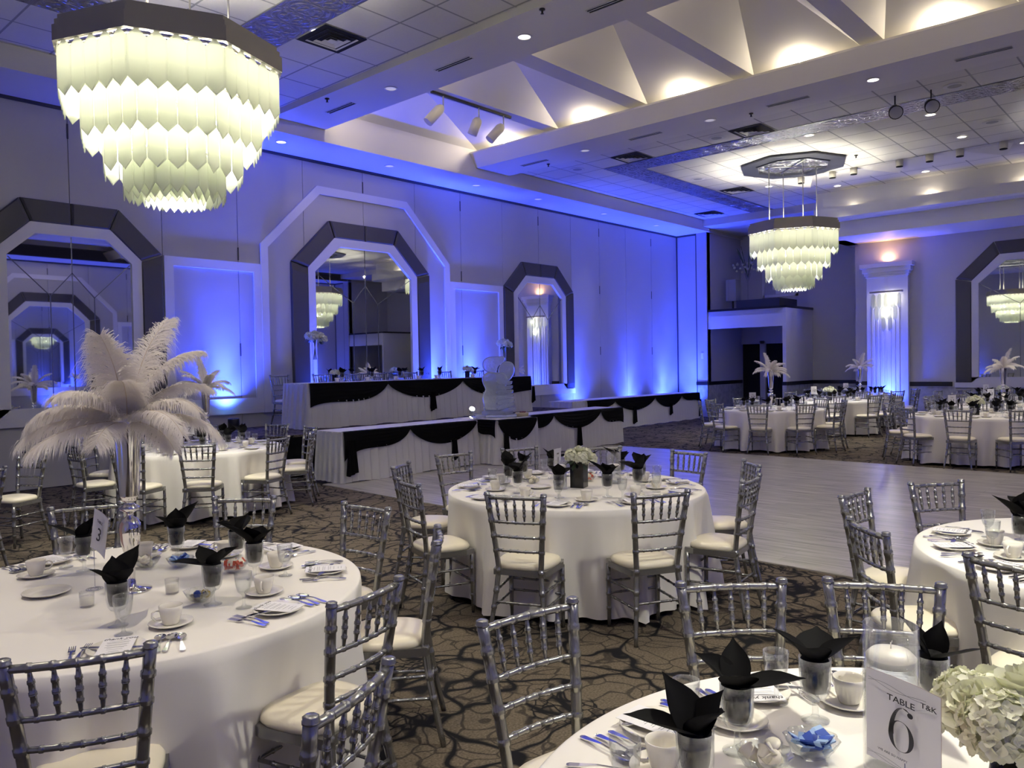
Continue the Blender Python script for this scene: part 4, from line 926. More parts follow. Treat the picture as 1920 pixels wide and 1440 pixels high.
def bouquet(x, y, z, r, label, seed, vase=None, fine=1, leaves=True):
    t = thing('flower_bouquet', label, 'flowers', (x, y, z), 0, 'white flower bouquets')
    heads = [(0, 0, .55, 'r'), (.62, -.1, .25, 'h'), (-.62, .15, .2, 'h'), (.05, .65, .15, 'h'), (.15, -.62, .12, 'r'), (-.35, -.5, .05, 'h'), (.45, .45, .3, 'r'), (-.40, .45, .35, 'r'), (.7, -.5, -.1, 'h')]
    for i, (a, b, c_, k) in enumerate(heads):
        bm = bmesh.new(); ctr = Vector((a, b, c_))*r
        if k == 'r': rose(bm, ctr, r*.42, (a, b, .9), seed+i)
        else: hydr(bm, ctr, r*.46, seed+i, int(46*fine), .34)
        obj('rose' if k == 'r' else 'hydrangea', mesh(bm, k, 'petal', False), t)
    if leaves:
        def lv(bm):
            rr = random.Random(seed)
            for i in range(12):
                a = rr.uniform(0, 6.28); el = rr.uniform(-.6, .1); L = r*.55; d = Vector((cos(a)*cos(el), sin(a)*cos(el), sin(el))); s_ = Vector((-sin(a), cos(a), 0))
                grid(bm, lambda u, v: d*(r*.65+L*v)+s_*((u-.5)*L*.55*sin(pi*min(1, .05+.92*v)))+Vector((0, 0, -.2*L*v*v)), 2, 4)
        mk('leaves', 'leaf', lv, t, recalc=False)
    return t
def square_vase(x, y, z, label, rz=.3): return tag(mk('square_vase', 'black_gloss', lambda bm: (box(bm, -.052, .052, -.052, .052, 0, .20)), None, (x, y, z), (0, 0, rz)), label, 'vase', 'black vases under bouquets')
def cyl_candle(x, y, z, label, r=.062, h=.26, fill=.66):
    t = thing('candle_cylinder', label, 'candle holder', (x, y, z), 0, 'glass cylinders with floating candles')
    mk('glass_cylinder', 'glass', lambda bm: lathe(bm, [(0, .004), (r, .004), (r, h), (r-.003, h), (r-.003, .012), (0, .012)], 32), t)
    mk('water', 'water', lambda bm: lathe(bm, [(0, h*fill), (r-.004, h*fill), (r-.004, .013), (0, .013)], 32), t)
    mk('floating_candle', 'wax', lambda bm: lathe(bm, [(0, h*fill-.022), (r*.86, h*fill-.014), (r*.90, h*fill+.004), (r*.70, h*fill+.016), (0, h*fill+.020)], 28), t)
    mk('wick', 'wax', lambda bm: sweep(bm, [(0, 0, h*fill+.018), (0, 0, h*fill+.034)], .0014, 6), t)
    return t
def votive(x, y, z, label):
    t = thing('votive_candle', label, 'candle', (x, y, z), 0, 'small votive candles'); mk('glass_cup', 'glass', lambda bm: lathe(bm, [(0, .003), (.026, .003), (.028, .062), (.0262, .062), (.0245, .009), (0, .009)], 24), t)
    mk('wax', 'wax', lambda bm: lathe(bm, [(0, .010), (.0238, .010), (.0252, .042), (0, .043)], 24), t); return t
def glass_bowl(bm, r=.062, h=.045): lathe(bm, [(0, .002), (r*.45, .002), (r*.75, h*.4), (r, h), (r*.97, h), (r*.7, h*.45), (r*.4, .006), (0, .006)], 40, fr=lambda a, z_: 1+(.05*cos(10*a) if z_ > .012 else 0))
def bowl(x, y, z, label, kind, seed=0):
    t = thing('glass_bowl', label, 'bowl', (x, y, z), 0, 'small glass condiment bowls'); mk('bowl', 'glass_cut', lambda bm: glass_bowl(bm), t); rr = random.Random(seed)
    pass
    n = dict(cream=9, sugar=11, red=14, candy=9)[kind]
    for i in range(n):
        a = rr.uniform(0, 6.28); q = .034*sqrt(rr.random()); zz = .014+.026*i/n
        if kind == 'cream':
            bm = bmesh.new(); lathe(bm, [(0, 0), (.012, 0), (.016, .022), (.019, .023), (.019, .0245), (0, .0245)], 16); me = mesh(bm, 'creamer_cup', 'cream_pack')
            nm, lb, ct = 'creamer_cup', 'cream cup in ', 'creamer'
            rot = (rr.uniform(-1.2, 1.2), rr.uniform(-1.2, 1.2), a)
        elif kind in ('sugar', 'red'):
            bm = bmesh.new(); box(bm, -.012, .012, -.031, .031, -.0018, .0018); box(bm, -.0121, .0121, -.012, .018, -.0019, .0019, 1); me = mesh(bm, 'sugar_packet', ('blue_pack' if kind == 'sugar' else 'red_pack', 'blue_pack2' if kind == 'sugar' else 'cream_pack'))
            nm, lb, ct = 'sugar_packet', ('blue sugar packet in ' if kind == 'sugar' else 'red packet in '), 'sugar packet'
            rot = (rr.uniform(-.4, .4), rr.uniform(-.9, -.2) if kind == 'sugar' else rr.uniform(.8, 1.3), a)
            zz += .012
        else:
            bm = bmesh.new(); blob(bm, (0, 0, 0), .014, i, .25, 2); me = mesh(bm, 'wrapped_candy', ('foil', 'yellow_foil', 'blue_pack2')[min(2, (0, 0, 0, 1, 0, 1, 0, 0, 2)[i % 9])])
            nm, lb, ct = 'wrapped_candy', 'foil candy in ', 'candy'; rot = (0, 0, a)
        o = obj(nm, me, None, (x+q*cos(a), y+q*sin(a), z+zz), rot); tag(o, lb+label, ct, lb+'bowls')
    return t
def six_mesh():
    """high-contrast figure 6: outer and inner outlines as a flat band"""
    def f(bm):
        # lower bowl: outer ellipse minus offset inner ellipse
        n = 36
        for i in range(n):
            a, b = 2*pi*i/n, 2*pi*(i+1)/n
            o = lambda t: (.0215*cos(t), .027*sin(t)-.012); i_ = lambda t: (.0002+(.0215-(.0015+.0068*abs(cos(t))))*cos(t), .0262*sin(t)-.012)
            quad(bm, [(x, y, 0) for x, y in (o(a), o(b), i_(b), i_(a))])
        # left stem sweeping to the top
        m = 16
        for i in range(m):
            s, t = i/m, (i+1)/m
            c = lambda u: (-.0215*cos(u*1.45)*1.0+.004*u, -.012+.052*sin(u*1.45)); wd = lambda u: .0082*(1-u)**.8+.0009
            (x0, y0), (x1, y1) = c(s), c(t); quad(bm, [(x0, y0, 0), (x0+wd(s), y0-.001, 0), (x1+wd(t), y1-.0022*t, 0), (x1, y1, 0)])
        bmesh.ops.create_circle(bm, cap_ends=True, segments=16, radius=.0048, matrix=Matrix.Translation((.0155, .0315, 0)))
        quad(bm, [(.001, .0400, 0), (.009, .0400, 0), (.0195, .0325, 0), (.0165, .0345, 0)])
    bm = bmesh.new(); f(bm); return mesh(bm, 'figure_six', 'ink', False)
def number_card(x, y, z, rz, label, num, tilt=.0, big=1, standh=None, back=None, roll=0, wide=1):
    """printed card 13 x 18 cm standing on a wire holder, front facing local -y"""
    t = thing('table_number_card', label, 'table number', (x, y, z), rz, 'table number cards')
    z0 = standh or .02; w, h = .064, .178
    piv = bpy.data.objects.new('card', None)
    def cardf(bm):
        def sh(u, v, th): return ((u-.5)*2*w, .012*sin(pi*u)*.6+th, z0+h*v)
        for th, mi in ((0, 0), (.0012, 1)):
            vs = [[bm.verts.new(sh(i/8, j, th)) for j in (0, 1)] for i in range(9)]
            for i in range(8): f_ = bm.faces.new((vs[i][0], vs[i+1][0], vs[i+1][1], vs[i][1])); f_.smooth = True; f_.material_index = mi
    c = mk('card', ('paper', back or 'paper'), cardf, t, recalc=False); c.rotation_euler = (tilt, roll, 0); c.scale = (wide, 1, 1)
    R90 = (radians(90), 0, 0)
    if num == '6': obj('figure', six_mesh(), c, (.0, -.003, z0+.085), R90).scale = (1.02, 1.1, 1)
    else: obj('figure', text_mesh(num, .085*big, 'ink', .12), c, (0, -.003, z0+.055), R90)
    obj('heading', text_mesh('TABLE', .017, 'ink'), c, (.0, -.003, z0+.134), R90)
    if num == '6':
        obj('initials', text_mesh('T&K', .014, 'ink'), c, (.046, -.003, z0+.146), R90)
        obj('footer_line', text_mesh('WE ARE SO HAPPY', .0062, 'grey_ink'), c, (-.015, -.003, z0+.026), R90)
        def fl_(bm):
            for k, (oy, am) in enumerate(((.158, .006), (.012, .005))):
                for ph in (0, 1.9):
                    pts = [(-.058+.1*i/24-(.0 if k == 0 else .002), -.0032, z0+oy+am*sin(i/24*5.5+ph)*(1-.5*i/24)) for i in range(25)]; sweep(bm, pts, .0004, 4)
        mk('flourish', 'grey_ink', fl_, c)
    if standh: 
        def wire(bm):
            sweep(bm, [(0, .008, .003), (0, .008, standh+.018)], .0016, 6); sweep(bm, [(.014*cos(a), .010, standh+.024+.018*sin(a)) for a in [2*pi*i/16 for i in range(17)]], .0013, 5, caps=False)
            sweep(bm, [((.012+.026*i/40)*cos(i*.47), .008+(.012+.026*i/40)*sin(i*.47), .003) for i in range(41)], .0014, 5)
        mk('wire_holder', 'steel', wire, t)
    return t
# ================================================================ TABLES
T1 = (1.375, 3.43); A1 = (-118, -77, -34, 5, 42, 78, 115, 152, -157); N1 = 'number 3 table'
cloth(*T1, N1, A1, 1)
chairs(*T1, A1, N1, {-34: -9, 78: -8}, {-118: -.07, -77: -.05, -34: -.03, 42: .08, 78: .16})
settings(*T1, [-118, -77, -34, 5, 44, 90, 128, 165, -157], N1, 2, seed=4)
for (x, y), k, lb in (((1.588, 3.783), 'cream', 'glass bowl of creamers beside the silver vase, number 3 table'), ((1.69, 3.655), 'sugar', 'glass bowl of blue packets beside the silver vase, number 3 table'), ((1.80, 3.36), 'red', 'glass bowl of red packets, number 3 table'), ((1.485, 3.048), 'candy', 'glass bowl of foil candies, number 3 table')): bowl(x, y, TZ, lb, k, 3)
votive(1.162, 3.328, TZ, 'white votive candle left of the silver vase, number 3 table'); votive(1.462, 3.243, TZ, 'white votive candle right of the silver vase, number 3 table')
put('saucer', 'plate', Vector((1.119, 3.647, TZ)), 0, 'lone ivory saucer without a cup, number 3 table', 'plate', 'ivory side plates')
def shaker(x, y, z, label, me='glass_cut'):
    t = thing('salt_shaker', label, 'shaker', (x, y, z), 0, 'salt and pepper shakers'); mk('jar', me, lambda bm: lathe(bm, [(0, 0), (.018, 0), (.02, .01), (.016, .05), (.013, .058)], 12), t); mk('lid', 'steel', lambda bm: lathe(bm, [(.014, .056), (.014, .066), (.009, .074), (0, .075)], 12), t)
shaker(1.70, 3.31, TZ, 'salt shaker behind the candy bowl, number 3 table')
number_card(1.272, 3.568, TZ, radians(YAW*57.2958-90-38), 'blush backed card with the number 3 on a wire stand', '3', 0, 1, .17, 'pink', .28)
T2 = (4.69, 3.62); A2 = (-158, -120, -82, -47, -9, 26, 56, 87, 120, 161); N2 = 'rose bouquet table'
cloth(*T2, N2, A2, 2)
chairs(*T2, A2, N2, {-120: 0, 26: 12, 56: 14, 87: -8}, {56: .14, 26: .08, 87: .1, 120: .04})
settings(*T2, [a+3 for a in A2], N2, 2, seed=8)
square_vase(4.71, 3.60, TZ, 'glossy black square vase, middle of the rose bouquet table'); bouquet(4.71, 3.60, TZ+.215, .105, 'white rose and hydrangea bouquet in the black square vase, centre table', 11)
cyl_candle(4.56, 3.66, TZ, 'tall glass cylinder with floating candle left of the black vase', .05, .21, .78); cyl_candle(5.02, 3.50, TZ, 'tall glass cylinder with floating candle right of the black vase', .055, .24, .55)
bowl(4.66, 4.02, TZ, 'glass bowl of creamers left of the black vase, rose bouquet table', 'cream', 5); bowl(4.98, 3.72, TZ, 'glass bowl of red packets, rose bouquet table', 'red', 6)
put('saucer', 'plate', Vector((4.50, 3.82, TZ)), 0, 'lone ivory saucer left of the black vase, rose bouquet table', 'plate', 'ivory side plates')
number_card(4.78, 3.86, TZ, radians(YAW*57.2958-90+62), 'white table number card seen almost edge-on beside the rose bouquet', '1', 0, 1, .09)
T4 = (4.57, .26); A4 = (86, 129, 54, 165, 200); N4 = 'right edge table'
cloth(*T4, N4, A4, 4); chairs(*T4, A4, N4, {129: 4}, {129: -.08, 165: -.12}); settings(*T4, [86, 112, 141, 172, 200], N4, 2, seed=5)
T6 = (1.66, .27); A6 = (83, 50, 28, 115); N6 = 'front TABLE 6 table'
cloth(*T6, N6, (82, 50, 28), 6); chairs(*T6, (83, 50, 27), 'front TABLE 6 table', {83: -4, 50: -4}, {83: .03})
settings(*T6, [84, 57, 28, 113], 'front TABLE 6 table', 2, seed=21, dr=.09)
cyl_candle(1.857, .555, TZ, 'large glass cylinder with a floating white candle behind the TABLE 6 card', .058, .33, .775)
bouquet(1.84, .30, TZ+.17, .145, 'large white hydrangea and rose bouquet, front right corner', 31, fine=2.2, leaves=False)
tag(mk('round_vase', 'black_gloss', lambda bm: lathe(bm, [(0, 0), (.06, 0), (.065, .05), (.055, .13), (.05, .13), (0, .02)], 24), None, (1.84, .30, TZ)), 'black vase under the bouquet on the front table', 'vase')
number_card(1.609, .4616, TZ, radians(-114.1), 'white card printed TABLE 6 in the front right corner', '6', 0, 1, .124, 'pink', 0, 1.31)
bowl(1.807, .715, TZ, 'scalloped glass bowl of blue sugar packets, front TABLE 6 table', 'sugar', 2); bowl(1.675, .77, TZ, 'glass bowl piled with creamer cups, front TABLE 6 table', 'cream', 4)
# turned chair in front of the number 3 table
o = place(chair0, (1.13-.23*cos(radians(-67)), 1.55-.23*sin(radians(-67)), 0), radians(113-90), 'silver chiavari chair turned aside, lower centre-left of the photo', 'silver chiavari chairs at the round tables', cflag)
T3 = (4.51, 9.17); A3 = (-115, -79, -40, -9, 25, 60, 95, 135, -178, -145); N3 = 'back left feather table'
cloth(*T3, N3, A3, 3); chairs(*T3, A3, N3, {-115: -14, -79: 10}, {-115: .08, -9: .1, 25: .3, 60: .3, -178: .1, -145: .1}); settings(*T3, [a+4 for a in A3], N3, 1, seed=9)
farfeather(4.75, 9.45, N3, 2, nb=170)
number_card(4.55, 9.5, TZ, radians(YAW*57.2958-90-5), 'white number 2 card beside the back left feather vase', '2', 0, 1, .12)
for x, y, r in ((2.42, 8.75, 205), (1.75, 7.6, 120)): place(chair0, (x, y, 0), radians(r-90), 'silver chiavari chair cut off by the left edge, %s' % ('farther one' if r == 205 else 'nearer one'), 'silver chiavari chairs at the round tables', cflag)
for (cx, cy), near, nm, s_, kind in (((14.5, 6.46), 194, 'far feather table', 1, 'f'), ((14.3, 2.98), 182, 'number 11 table', 2, 'b'), ((18.1, 6.68), 206, 'far white flower table', 3, 'b'), ((20.65, 6.86), 200, 'feather table near the pilaster', 4, 'f'), ((17.2, 3.12), 190, 'far right feather table', 5, 'f'), ((19.95, 3.62), 190, 'farthest right table', 6, 'b')):
    A = [near+36*k for k in range(10)]; cloth(cx, cy, nm, A, 10+s_); 
    Ac = [a for a in A if cx+1.33*cos(radians(a)) < 21.9] ; chairs(cx, cy, Ac, nm); settings(cx, cy, [a+5 for a in A], nm, 0 if cx > 15 else 1, seed=30+s_)
    if kind == 'f': farfeather(cx, cy, nm, s_+4)
    else: square_vase(cx, cy, TZ, 'black square vase on the %s' % nm); bouquet(cx, cy, TZ+.21, .12 if s_ != 3 else .13, 'low white flower bouquet on the %s' % nm, 50+s_, fine=.7)
    cyl_candle(cx+.1, cy+.33, TZ, 'glass cylinder candle on the %s' % nm, .055, .24, .6)
    number_card(cx-.15, cy+.30 if s_ != 5 else cy+.18, TZ, radians(YAW*57.2958-90), 'white number %s card on the %s' % ({1: '12', 2: '11', 3: '10', 4: '17', 5: '13', 6: '14'}[s_], nm), {1: '12', 2: '11', 3: '10', 4: '17', 5: '13', 6: '14'}[s_], 0, 1, .14)
# ================================================================ STAGE, HEAD TABLE, BUFFETS
def stage(bm): box(bm, 5.3, 14.2, 10.45, 12.60, .0, .655)
tag(mk('stage_riser', ('black_cloth', 'carpet'), lambda bm: (box(bm, 5.3, 14.2, 10.45, 12.62, 0, .63), box(bm, 5.3, 14.2, 10.45, 12.62, .63, .66, 1))), 'black-sided carpeted stage riser under the head table', 'stage')
def pleats(path, zt, zb, pitch=.13, amp=.034, flare=.05, seed=0):
    """pleated skirt along 2D path; outward normal on the left->right side (-perp)"""
    def f(bm):
        rr = random.Random(seed); seg = []; s = 0
        for (x0, y0), (x1, y1) in zip(path, path[1:]):
            L = hypot(x1-x0, y1-y0); n = int(L/.011); dx, dy = (x1-x0)/L, (y1-y0)/L
            for i in range(n+1): seg.append((x0+dx*L*i/n, y0+dy*L*i/n, dy, -dx, s+L*i/n))
            s += L
        ph = rr.uniform(0, 6); rows = []
        zs = [zt, zt-.012, zt-.03, zt-.06, zt-(zt-zb)*.3, zt-(zt-zb)*.55, zt-(zt-zb)*.8, zb]
        for z in zs:
            t = (zt-z)/(zt-zb); row = []
            for x, y, nx, ny, q in seg:
                w = q/pitch+ .35*sin(q*2.3+ph)+.2*sin(q*7.1); fr = w-math.floor(w); saw = fr/.78 if fr < .78 else (1-fr)/.22
                d = amp*(saw-.4)*(.25+.75*min(1, t*3))+flare*t+.012*sin(q*4+seed)*t
                row.append(bm.verts.new((x+nx*d, y+ny*d, z+.008*sin(q*9)*(t > .99))))
            rows.append(row)
        for a, b in zip(rows, rows[1:]):
            for i in range(len(a)-1): bm.faces.new((a[i], a[i+1], b[i+1], b[i])).smooth = True
    return f
def swag(bm, p0, p1, z, d0, d1, dm, out, lp=0, rp=0, folds=5):
    """drape between p0 and p1: depth d0 / d1 at the ends, dm at the middle"""
    (x0, y0), (x1, y1) = p0, p1; L = hypot(x1-x0, y1-y0); nx, ny = (y1-y0)/L, -(x1-x0)/L
    def fn(u, v):
        k = u if u < .5 else 1-u; dep = (d0*(1-u)+d1*u)+(dm-(d0*(1-u)+d1*u))*(4*u*(1-u))**.8
        o = out+.012*v+.012*sin(v*folds*2*pi)*min(1, 4*k)*(1-.2*v)+.01*sin(pi*v)
        return Vector((x0+(x1-x0)*u+nx*o, y0+(y1-y0)*u+ny*o, z-dep*v))
    grid(bm, fn, 24, 14)
    grid(bm, lambda u, v: Vector((x0+(x1-x0)*u+nx*(out+.012*(1-v)-.07*v), y0+(y1-y0)*u+ny*(out-.07*v), z+.006)), 12, 1)
def tail(bm, x, y, nx, ny, z, L, w):
    tx, ty = -ny, nx
    grid(bm, lambda u, v: Vector((x+tx*(u-.5)*w*(.55+.45*v)+nx*(.075+.015*cos(u*3*pi*2)), y+ty*(u-.5)*w*(.55+.45*v)+ny*(.075+.015*cos(u*3*pi*2)), z-.02-(L-.07*abs(u-.3))*v)), 14, 8)
def btable(label, path, x0, x1, y0, y1, zt, zb, swags, tails, seed, endsw=None, top=None):
    t = thing('banquet_table', label, 'table', (0, 0, 0)); 
    def tp(bm):
        prism(bm, top or [(x0, y0), (x1, y0), (x1, y1), (x0, y1)], lambda u, v, w: (u, v, w), zt-.02, zt)
    mk('top_cloth', 'cloth', tp, t); sk = mk('pleated_skirt', 'skirt', pleats(path, zt-.004, zb, seed=seed, flare=.05*(zt-zb)/.74), t, recalc=False)
    for s in swags: mk('black_swag', 'black_cloth', lambda bm: swag(bm, *s), t, recalc=False)
    for s in tails: mk('hanging_tail', 'black_cloth', lambda bm: tail(bm, *s), t, recalc=False)
    return t
# head table on the stage
hz = 1.42
btable('long raised head table with white skirt and black swags on the stage', [(7.33, 11.85), (7.33, 11.15), (12.90, 11.15), (12.90, 11.85)], 7.33, 12.90, 11.15, 11.85, hz, .67,
       [((7.36, 11.15), (8.98, 11.15), hz, .40, .06, .33, .03), ((8.98, 11.15), (10.85, 11.15), hz, .05, .05, .33, .03), ((10.85, 11.15), (12.90, 11.15), hz, .05, .30, .36, .03)],
       [(10.02, 11.15, 0, -1, hz-.22, .36, .18), (12.93, 11.16, 0, -1, hz-.2, .36, .12), (11.75, 11.15, 0, -1, hz-.2, .42, .16)], 1)
bz = .745
btable('long buffet table in front of the stage, left section', [(6.72, 9.98), (6.72, 9.36), (9.50, 9.36)], 6.72, 9.50, 9.36, 10.02, bz, .02,
       [((6.72, 9.36), (7.95, 9.36), bz, .42, .05, .26, .03), ((7.95, 9.36), (9.40, 9.36), bz, .04, .05, .32, .03)], [(6.82, 9.36, 0, -1, bz-.1, .52, .22), (8.85, 9.36, 0, -1, bz-.25, .36, .16)], 2)
btable('small square buffet table carrying the ice sculpture', [(9.52, 10.0), (9.50, 8.95), (10.45, 8.88), (10.62, 9.3)], 9.5, 10.55, 8.9, 10.0, bz+.008, .02,
       [((9.50, 8.95), (10.40, 8.88), bz+.008, .06, .05, .36, .03), ((9.50, 9.45), (9.50, 8.95), bz+.008, .05, .30, .24, .03), ((10.42, 8.88), (10.62, 9.3), bz+.008, .05, .22, .2, .03)], [(9.62, 8.93, 0, -1, bz-.2, .5, .18)], 3,
       top=[(9.52, 10.0), (9.5, 8.95), (10.43, 8.88), (10.7, 9.5), (10.7, 10.0)])
btable('long buffet table in front of the stage, right section', [(10.72, 9.36), (13.72, 9.36), (13.72, 10.02)], 10.7, 13.72, 9.36, 10.02, bz, .02,
       [((10.62, 9.36), (11.45, 9.36), bz, .2, .05, .24, .03), ((11.45, 9.36), (12.95, 9.36), bz, .04, .05, .32, .03), ((12.95, 9.36), (13.74, 9.36), bz, .05, .32, .28, .03)], [(12.18, 9.36, 0, -1, bz-.25, .44, .18)], 4)
btable('long serving table along the wall behind the dance floor', [(14.75, 12.1), (14.75, 11.45), (20.75, 11.45), (20.75, 12.1)], 14.75, 20.75, 11.45, 12.15, .77, .02,
       [((15.3, 11.45), (16.5, 11.45), .77, .2, .05, .2, .03), ((16.45, 11.45), (18.35, 11.45), .77, .05, .05, .33, .03), ((18.35, 11.45), (19.75, 11.45), .77, .05, .05, .33, .03), ((19.75, 11.45), (20.78, 11.45), .77, .05, .3, .2, .03)],
       [(17.3, 11.45, 0, -1, .55, .45, .2), (19.1, 11.45, 0, -1, .55, .33, .16), (20.7, 11.44, 0, -1, .6, .5, .16)], 5)
# head table chairs and settings
HN = ('first', 'second', 'third', 'fourth', 'fifth', 'sixth', 'seventh')
for i, x in enumerate((7.55, 8.42, 9.10, 9.78, 10.55, 11.5, 12.5)):
    place(chair0, (x, 12.10, .66), radians(-90-90), 'silver chiavari chair behind the head table, %s from the left' % HN[i], 'silver chairs behind the head table', cflag)
for i, x in enumerate((8.3, 8.95, 9.60, 10.15, 10.62, 11.6, 12.3)):
    L_ = 'head table, %s place from the left' % HN[i]; P = Vector((x, 11.52, hz+.001))
    put('water_goblet', 'goblet', P, 0, 'footed goblet with black napkin, %s' % L_, 'goblet', 'goblets on the head table'); put('folded_napkin', None, P, i*1.3, 'black folded napkin in a goblet, %s' % L_, 'napkin', 'black napkins on the head table', NAP[(i*3) % 8])
    put('wine_glass', 'wine', P+Vector((.12, -.05, 0)), 0, 'small wine glass, %s' % L_, 'glass', 'wine glasses on the head table')
    put('saucer', 'saucer', P+Vector((-.2, -.12, 0)), 0, 'ivory saucer, %s' % L_, 'saucer', 'saucers on the head table'); put('coffee_cup', 'cup', P+Vector((-.2, -.12, -.004)), 0, 'ivory coffee cup, %s' % L_, 'cup', 'cups on the head table')
bouquet(8.22, 11.62, hz+.15, .085, 'low white bouquet at the left of the head table', 71, fine=.6); square_vase(8.22, 11.62, hz-.05, 'small black vase under the left head table bouquet').scale = (.7, .7, .9)
bouquet(11.34, 11.48, hz+.16, .10, 'low white bouquet right of the middle of the head table', 72, fine=.6); square_vase(11.34, 11.48, hz-.04, 'small black vase under the right head table bouquet').scale = (.7, .7, .9)
def tallvase(x, y, z, h, label, r=.10):
    t = thing('tall_glass_vase', label.replace('bouquet in', 'vase of'), 'vase', (x, y, z), 0, 'tall glass vases')
    mk('glass_tube', 'glass', lambda bm: lathe(bm, [(0, .004), (.055, .004), (.05, .03), (.048, h*.5), (.062, h), (.059, h), (.045, h*.5), (.045, .03), (0, .02)], 24), t)
    mk('stems', 'stem', lambda bm: [sweep(bm, [(.03*cos(a), .03*sin(a), h*.55), (-.02*cos(a), -.02*sin(a), h+.02)], .006, 6) for a in (0, 1, 2, 3, 4, 5)], t)
    bouquet(x, y, z+h+.04, .155, label, int(x*10), fine=.8)
tallvase(7.82, 11.62, hz, .72, 'tall white bouquet in a clear glass vase, left end of the head table')
tallvase(12.95, 11.95, .66, 1.42, 'tall white bouquet in a clear glass vase, right of the head table')
# ice sculpture
ice = thing('ice_sculpture', 'carved ice sculpture of two curved shapes and a wing, on the buffet', 'ice sculpture', (10.02, 9.42, bz+.008), YAW-pi/2+.05)
def slab(O, y0, y1, bev=.03):
    def f(bm):
        n = len(O); c = (sum(p[0] for p in O)/n, sum(p[1] for p in O)/n); sh = lambda k: [(p[0]+(c[0]-p[0])*k, p[1]+(c[1]-p[1])*k) for p in O]
        lv = [(sh(.10), y0), (O, y0+bev), (O, y1-bev), (sh(.10), y1)]; R_ = [[bm.verts.new((x, y, z)) for x, z in P] for P, y in lv]
        for a, b in zip(R_, R_[1:]):
            for i in range(n): bm.faces.new((a[i], a[(i+1) % n], b[(i+1) % n], b[i])).smooth = True
        bm.faces.new(R_[0][::-1]); bm.faces.new(R_[-1])
    return f
def sm(P, it=2):
    for _ in range(it): P = [q for a, b in zip(P, P[1:]+P[:1]) for q in ((a[0]*.75+b[0]*.25, a[1]*.75+b[1]*.25), (a[0]*.25+b[0]*.75, a[1]*.25+b[1]*.75))]
    return P
body = sm([(-.24, .10), (-.23, .22), (-.26, .32), (-.24, .42), (-.19, .50), (-.25, .60), (-.26, .72), (-.18, .79), (-.10, .80), (.0, .78), (.12, .80), (.20, .70), (.19, .60), (.14, .52), (.20, .42), (.22, .30), (.20, .10)])
mk('body', 'ice', slab(body, -.11, .11), ice)
mk('left_lobe', 'ice', slab(sm([(-.24, .84), (-.25, .98), (-.16, 1.06), (.02, 1.065), (.16, 1.06), (.15, .98), (.02, .90), (.0, .78), (-.14, .78)]), -.08, .09), ice)
mk('right_lobe', 'ice', slab(sm([(.02, .78), (.04, .90), (.14, .98), (.26, .97), (.32, .88), (.31, .76), (.24, .66), (.16, .60), (.08, .66)]), -.09, .08), ice)
for i in range(7):
    z = .13+.075*i; mk('wing_feather', 'ice', lambda bm: slab(sm([(-.02, z-.10+.02*i), (.16, z-.02), (.30-.008*i, z-.005), (.325-.010*i, z+.035), (.27, z+.06), (.14, z+.045), (-.02, z-.04+.02*i)]), -.15, -.02, .02)(bm), ice)
mk('base_slab', 'ice', lambda bm: (prism(bm, sm([(-.38, -.17), (.33, -.17), (.33, .17), (-.38, .17)], 1), lambda u, v, w: (u, v, w), .0, .055), prism(bm, sm([(-.27, -.15), (.27, -.15), (.27, .15), (-.27, .15)], 1), lambda u, v, w: (u, v, w), .055, .12)), ice)
# lamp aimed at the ice, cake
t = thing('display_lamp', 'small bright lamp on a gooseneck beside the ice sculpture', 'lamp', (9.95, 9.98, bz), YAW-pi/2-.3)
mk('base', 'grey_plastic', lambda bm: lathe(bm, [(0, 0), (.05, 0), (.05, .012), (.012, .02), (.012, .06)], 16), t); mk('shade', 'grey_plastic', lambda bm: sweep(bm, [(-.02, .02, .08), (.02, -.03, .15)], [.03, .05], 16), t); mk('lens', 'bulb', lambda bm: sweep(bm, [(.018, -.028, .149), (.022, -.034, .155)], .046, 16), t)
o = light('SPOT', (9.98, 9.90, bz+.18), 40, (1, .92, .75), .04, None, 90); aim(o, (10.1, 9.45, bz+.5))
t = thing('cheesecake', 'small round cake with dark red topping right of the ice sculpture', 'cake', (10.44, 9.22, bz+.02)); mk('cake', 'gold', lambda bm: lathe(bm, [(0, 0), (.115, 0), (.118, .05), (.112, .06), (0, .06)], 28), t); mk('berry_topping', 'berry', lambda bm: [blob(bm, (.06*cos(a*2.4)*(a % 3)/2, .06*sin(a*2.4)*(a % 3)/2, .066), .017, a, .1, 1) for a in range(14)], t); mk('plate', 'china', lambda bm: lathe(bm, [(0, -.01), (.15, -.01), (.155, -.004), (0, -.003)], 28), t)
o = thing('serving_platter', 'shallow glass platter left of the ice sculpture base', 'platter', (9.62, 9.52, bz+.01)); mk('dish', 'glass_cut', lambda bm: lathe(bm, [(0, .004), (.10, .004), (.16, .03), (.155, .034), (.1, .01), (0, .01)], 24), o); mk('handle', 'steel', lambda bm: sweep(bm, [(-.12, 0, .03), (-.05, 0, .09), (.08, 0, .08)], .006, 6), o)
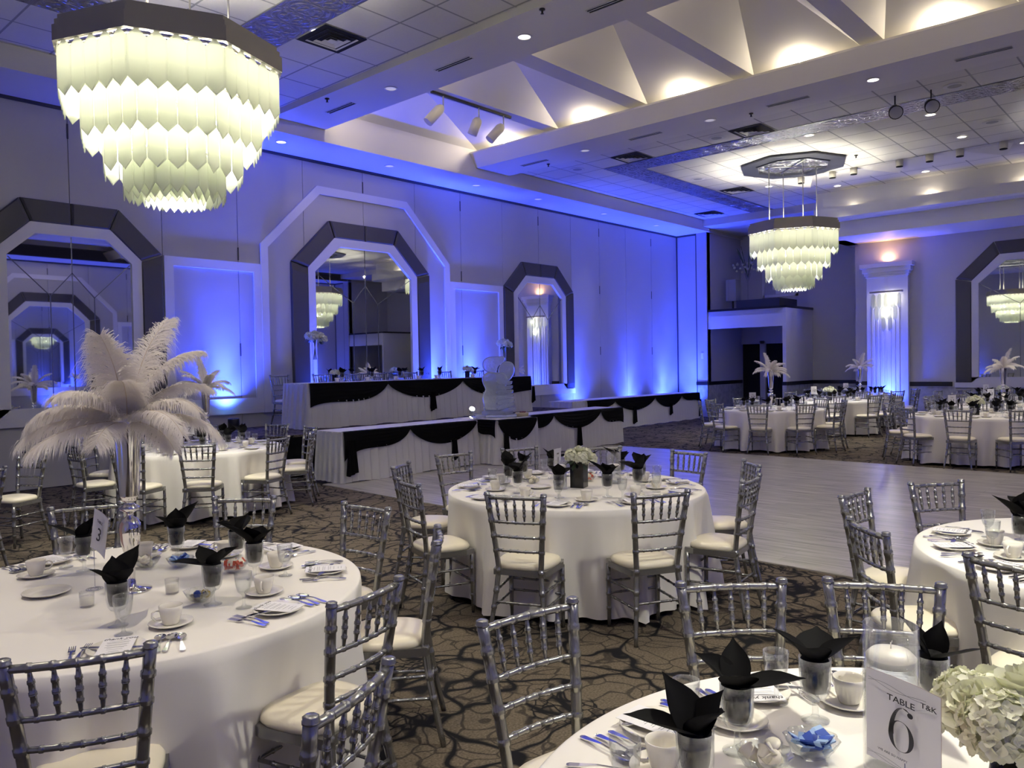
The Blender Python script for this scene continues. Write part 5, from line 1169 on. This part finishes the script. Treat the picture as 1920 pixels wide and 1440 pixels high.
# things in the balcony recess
t = thing('lattice_panel', 'white square fretwork panel on the recess wall beside the far chandelier', 'wall panel', (23.895, 10.3, 4.2))
def lat(bm):
    s, w = .56, .055
    def bar(a, b, c_, d_): box(bm, -.04, 0, a, b, c_, d_)
    for q in (-s, s-w): bar(q, q+w*1.4, -s, s); bar(-s, s, q, q+w*1.4)
    for y0, z0 in ((-.14, -.47), (-.14, .11), (-.47, -.14), (.11, -.14)): bar(y0 if abs(y0) > .2 else y0, y0+(.28 if abs(y0) < .2 else .34), z0, z0+(.36 if abs(y0) < .2 else .28))
    bar(-.14, .14, -.14, .14)
mk('fretwork', 'white_paint', lat, t)
t = thing('wall_speaker', 'grey loudspeaker on a black bracket above the balcony, beside the corner', 'speaker', (22.6, 11.25, 3.2)); 
mk('cabinet', 'grey_plastic', lambda bm: (box(bm, -.14, .14, -.16, .16, .30, .95)), t); mk('grille', 'speaker', lambda bm: box(bm, -.152, -.142, -.14, .10, .32, .93), t); mk('stand', 'black_plastic', lambda bm: (sweep(bm, [(0, 0, .02), (0, 0, .30)], .03, 10), box(bm, -.1, .1, -.1, .1, .0, .03)), t)
t = thing('dark_cabinet', 'black box standing on the balcony ledge', 'box', (0, 0, 0)); mk('cabinet', 'navy', lambda bm: box(bm, 21.95, 23.2, 9.50, 10.82, 3.216, 3.46), t)
t = thing('orchid_vase', 'tall slim vase of pale orchids and twigs above the black box', 'vase', (23.0, 10.95, 3.46 if False else 3.22))
mk('flute', 'glass', lambda bm: lathe(bm, [(0, 0), (.09, 0), (.015, .02), (.015, .85), (.10, 1.15), (.095, 1.15), (.01, .86), (0, .04)], 16), t)
def orch(bm):
    rr = random.Random(5)
    for i in range(26):
        a = rr.uniform(0, 6.28); q = .12+.3*rr.random(); blob(bm, (.1*cos(a), q*sin(a)+.08, 1.30+.28*rr.random()-.25*q), .045, i, .35, 1)
mk('orchids', 'petal', orch, t)
mk('twigs', 'stem', lambda bm: [sweep(bm, [(0, 0, 1.0), (.05*cos(i), .18*sin(i*1.7), 1.5), (.08*cos(i), .38*sin(i*1.7), 1.7+.35*((i*37) % 10)/10)], .007, 5) for i in range(14)], t)
tag(mk('light_switch', 'white_paint', lambda bm: box(bm, 21.63, 21.64, 11.74, 11.83, 1.75, 1.93)), 'small white switch plate on the blue-lit jamb', 'switch')
if cflag: bpy.data.objects.remove(chair0)
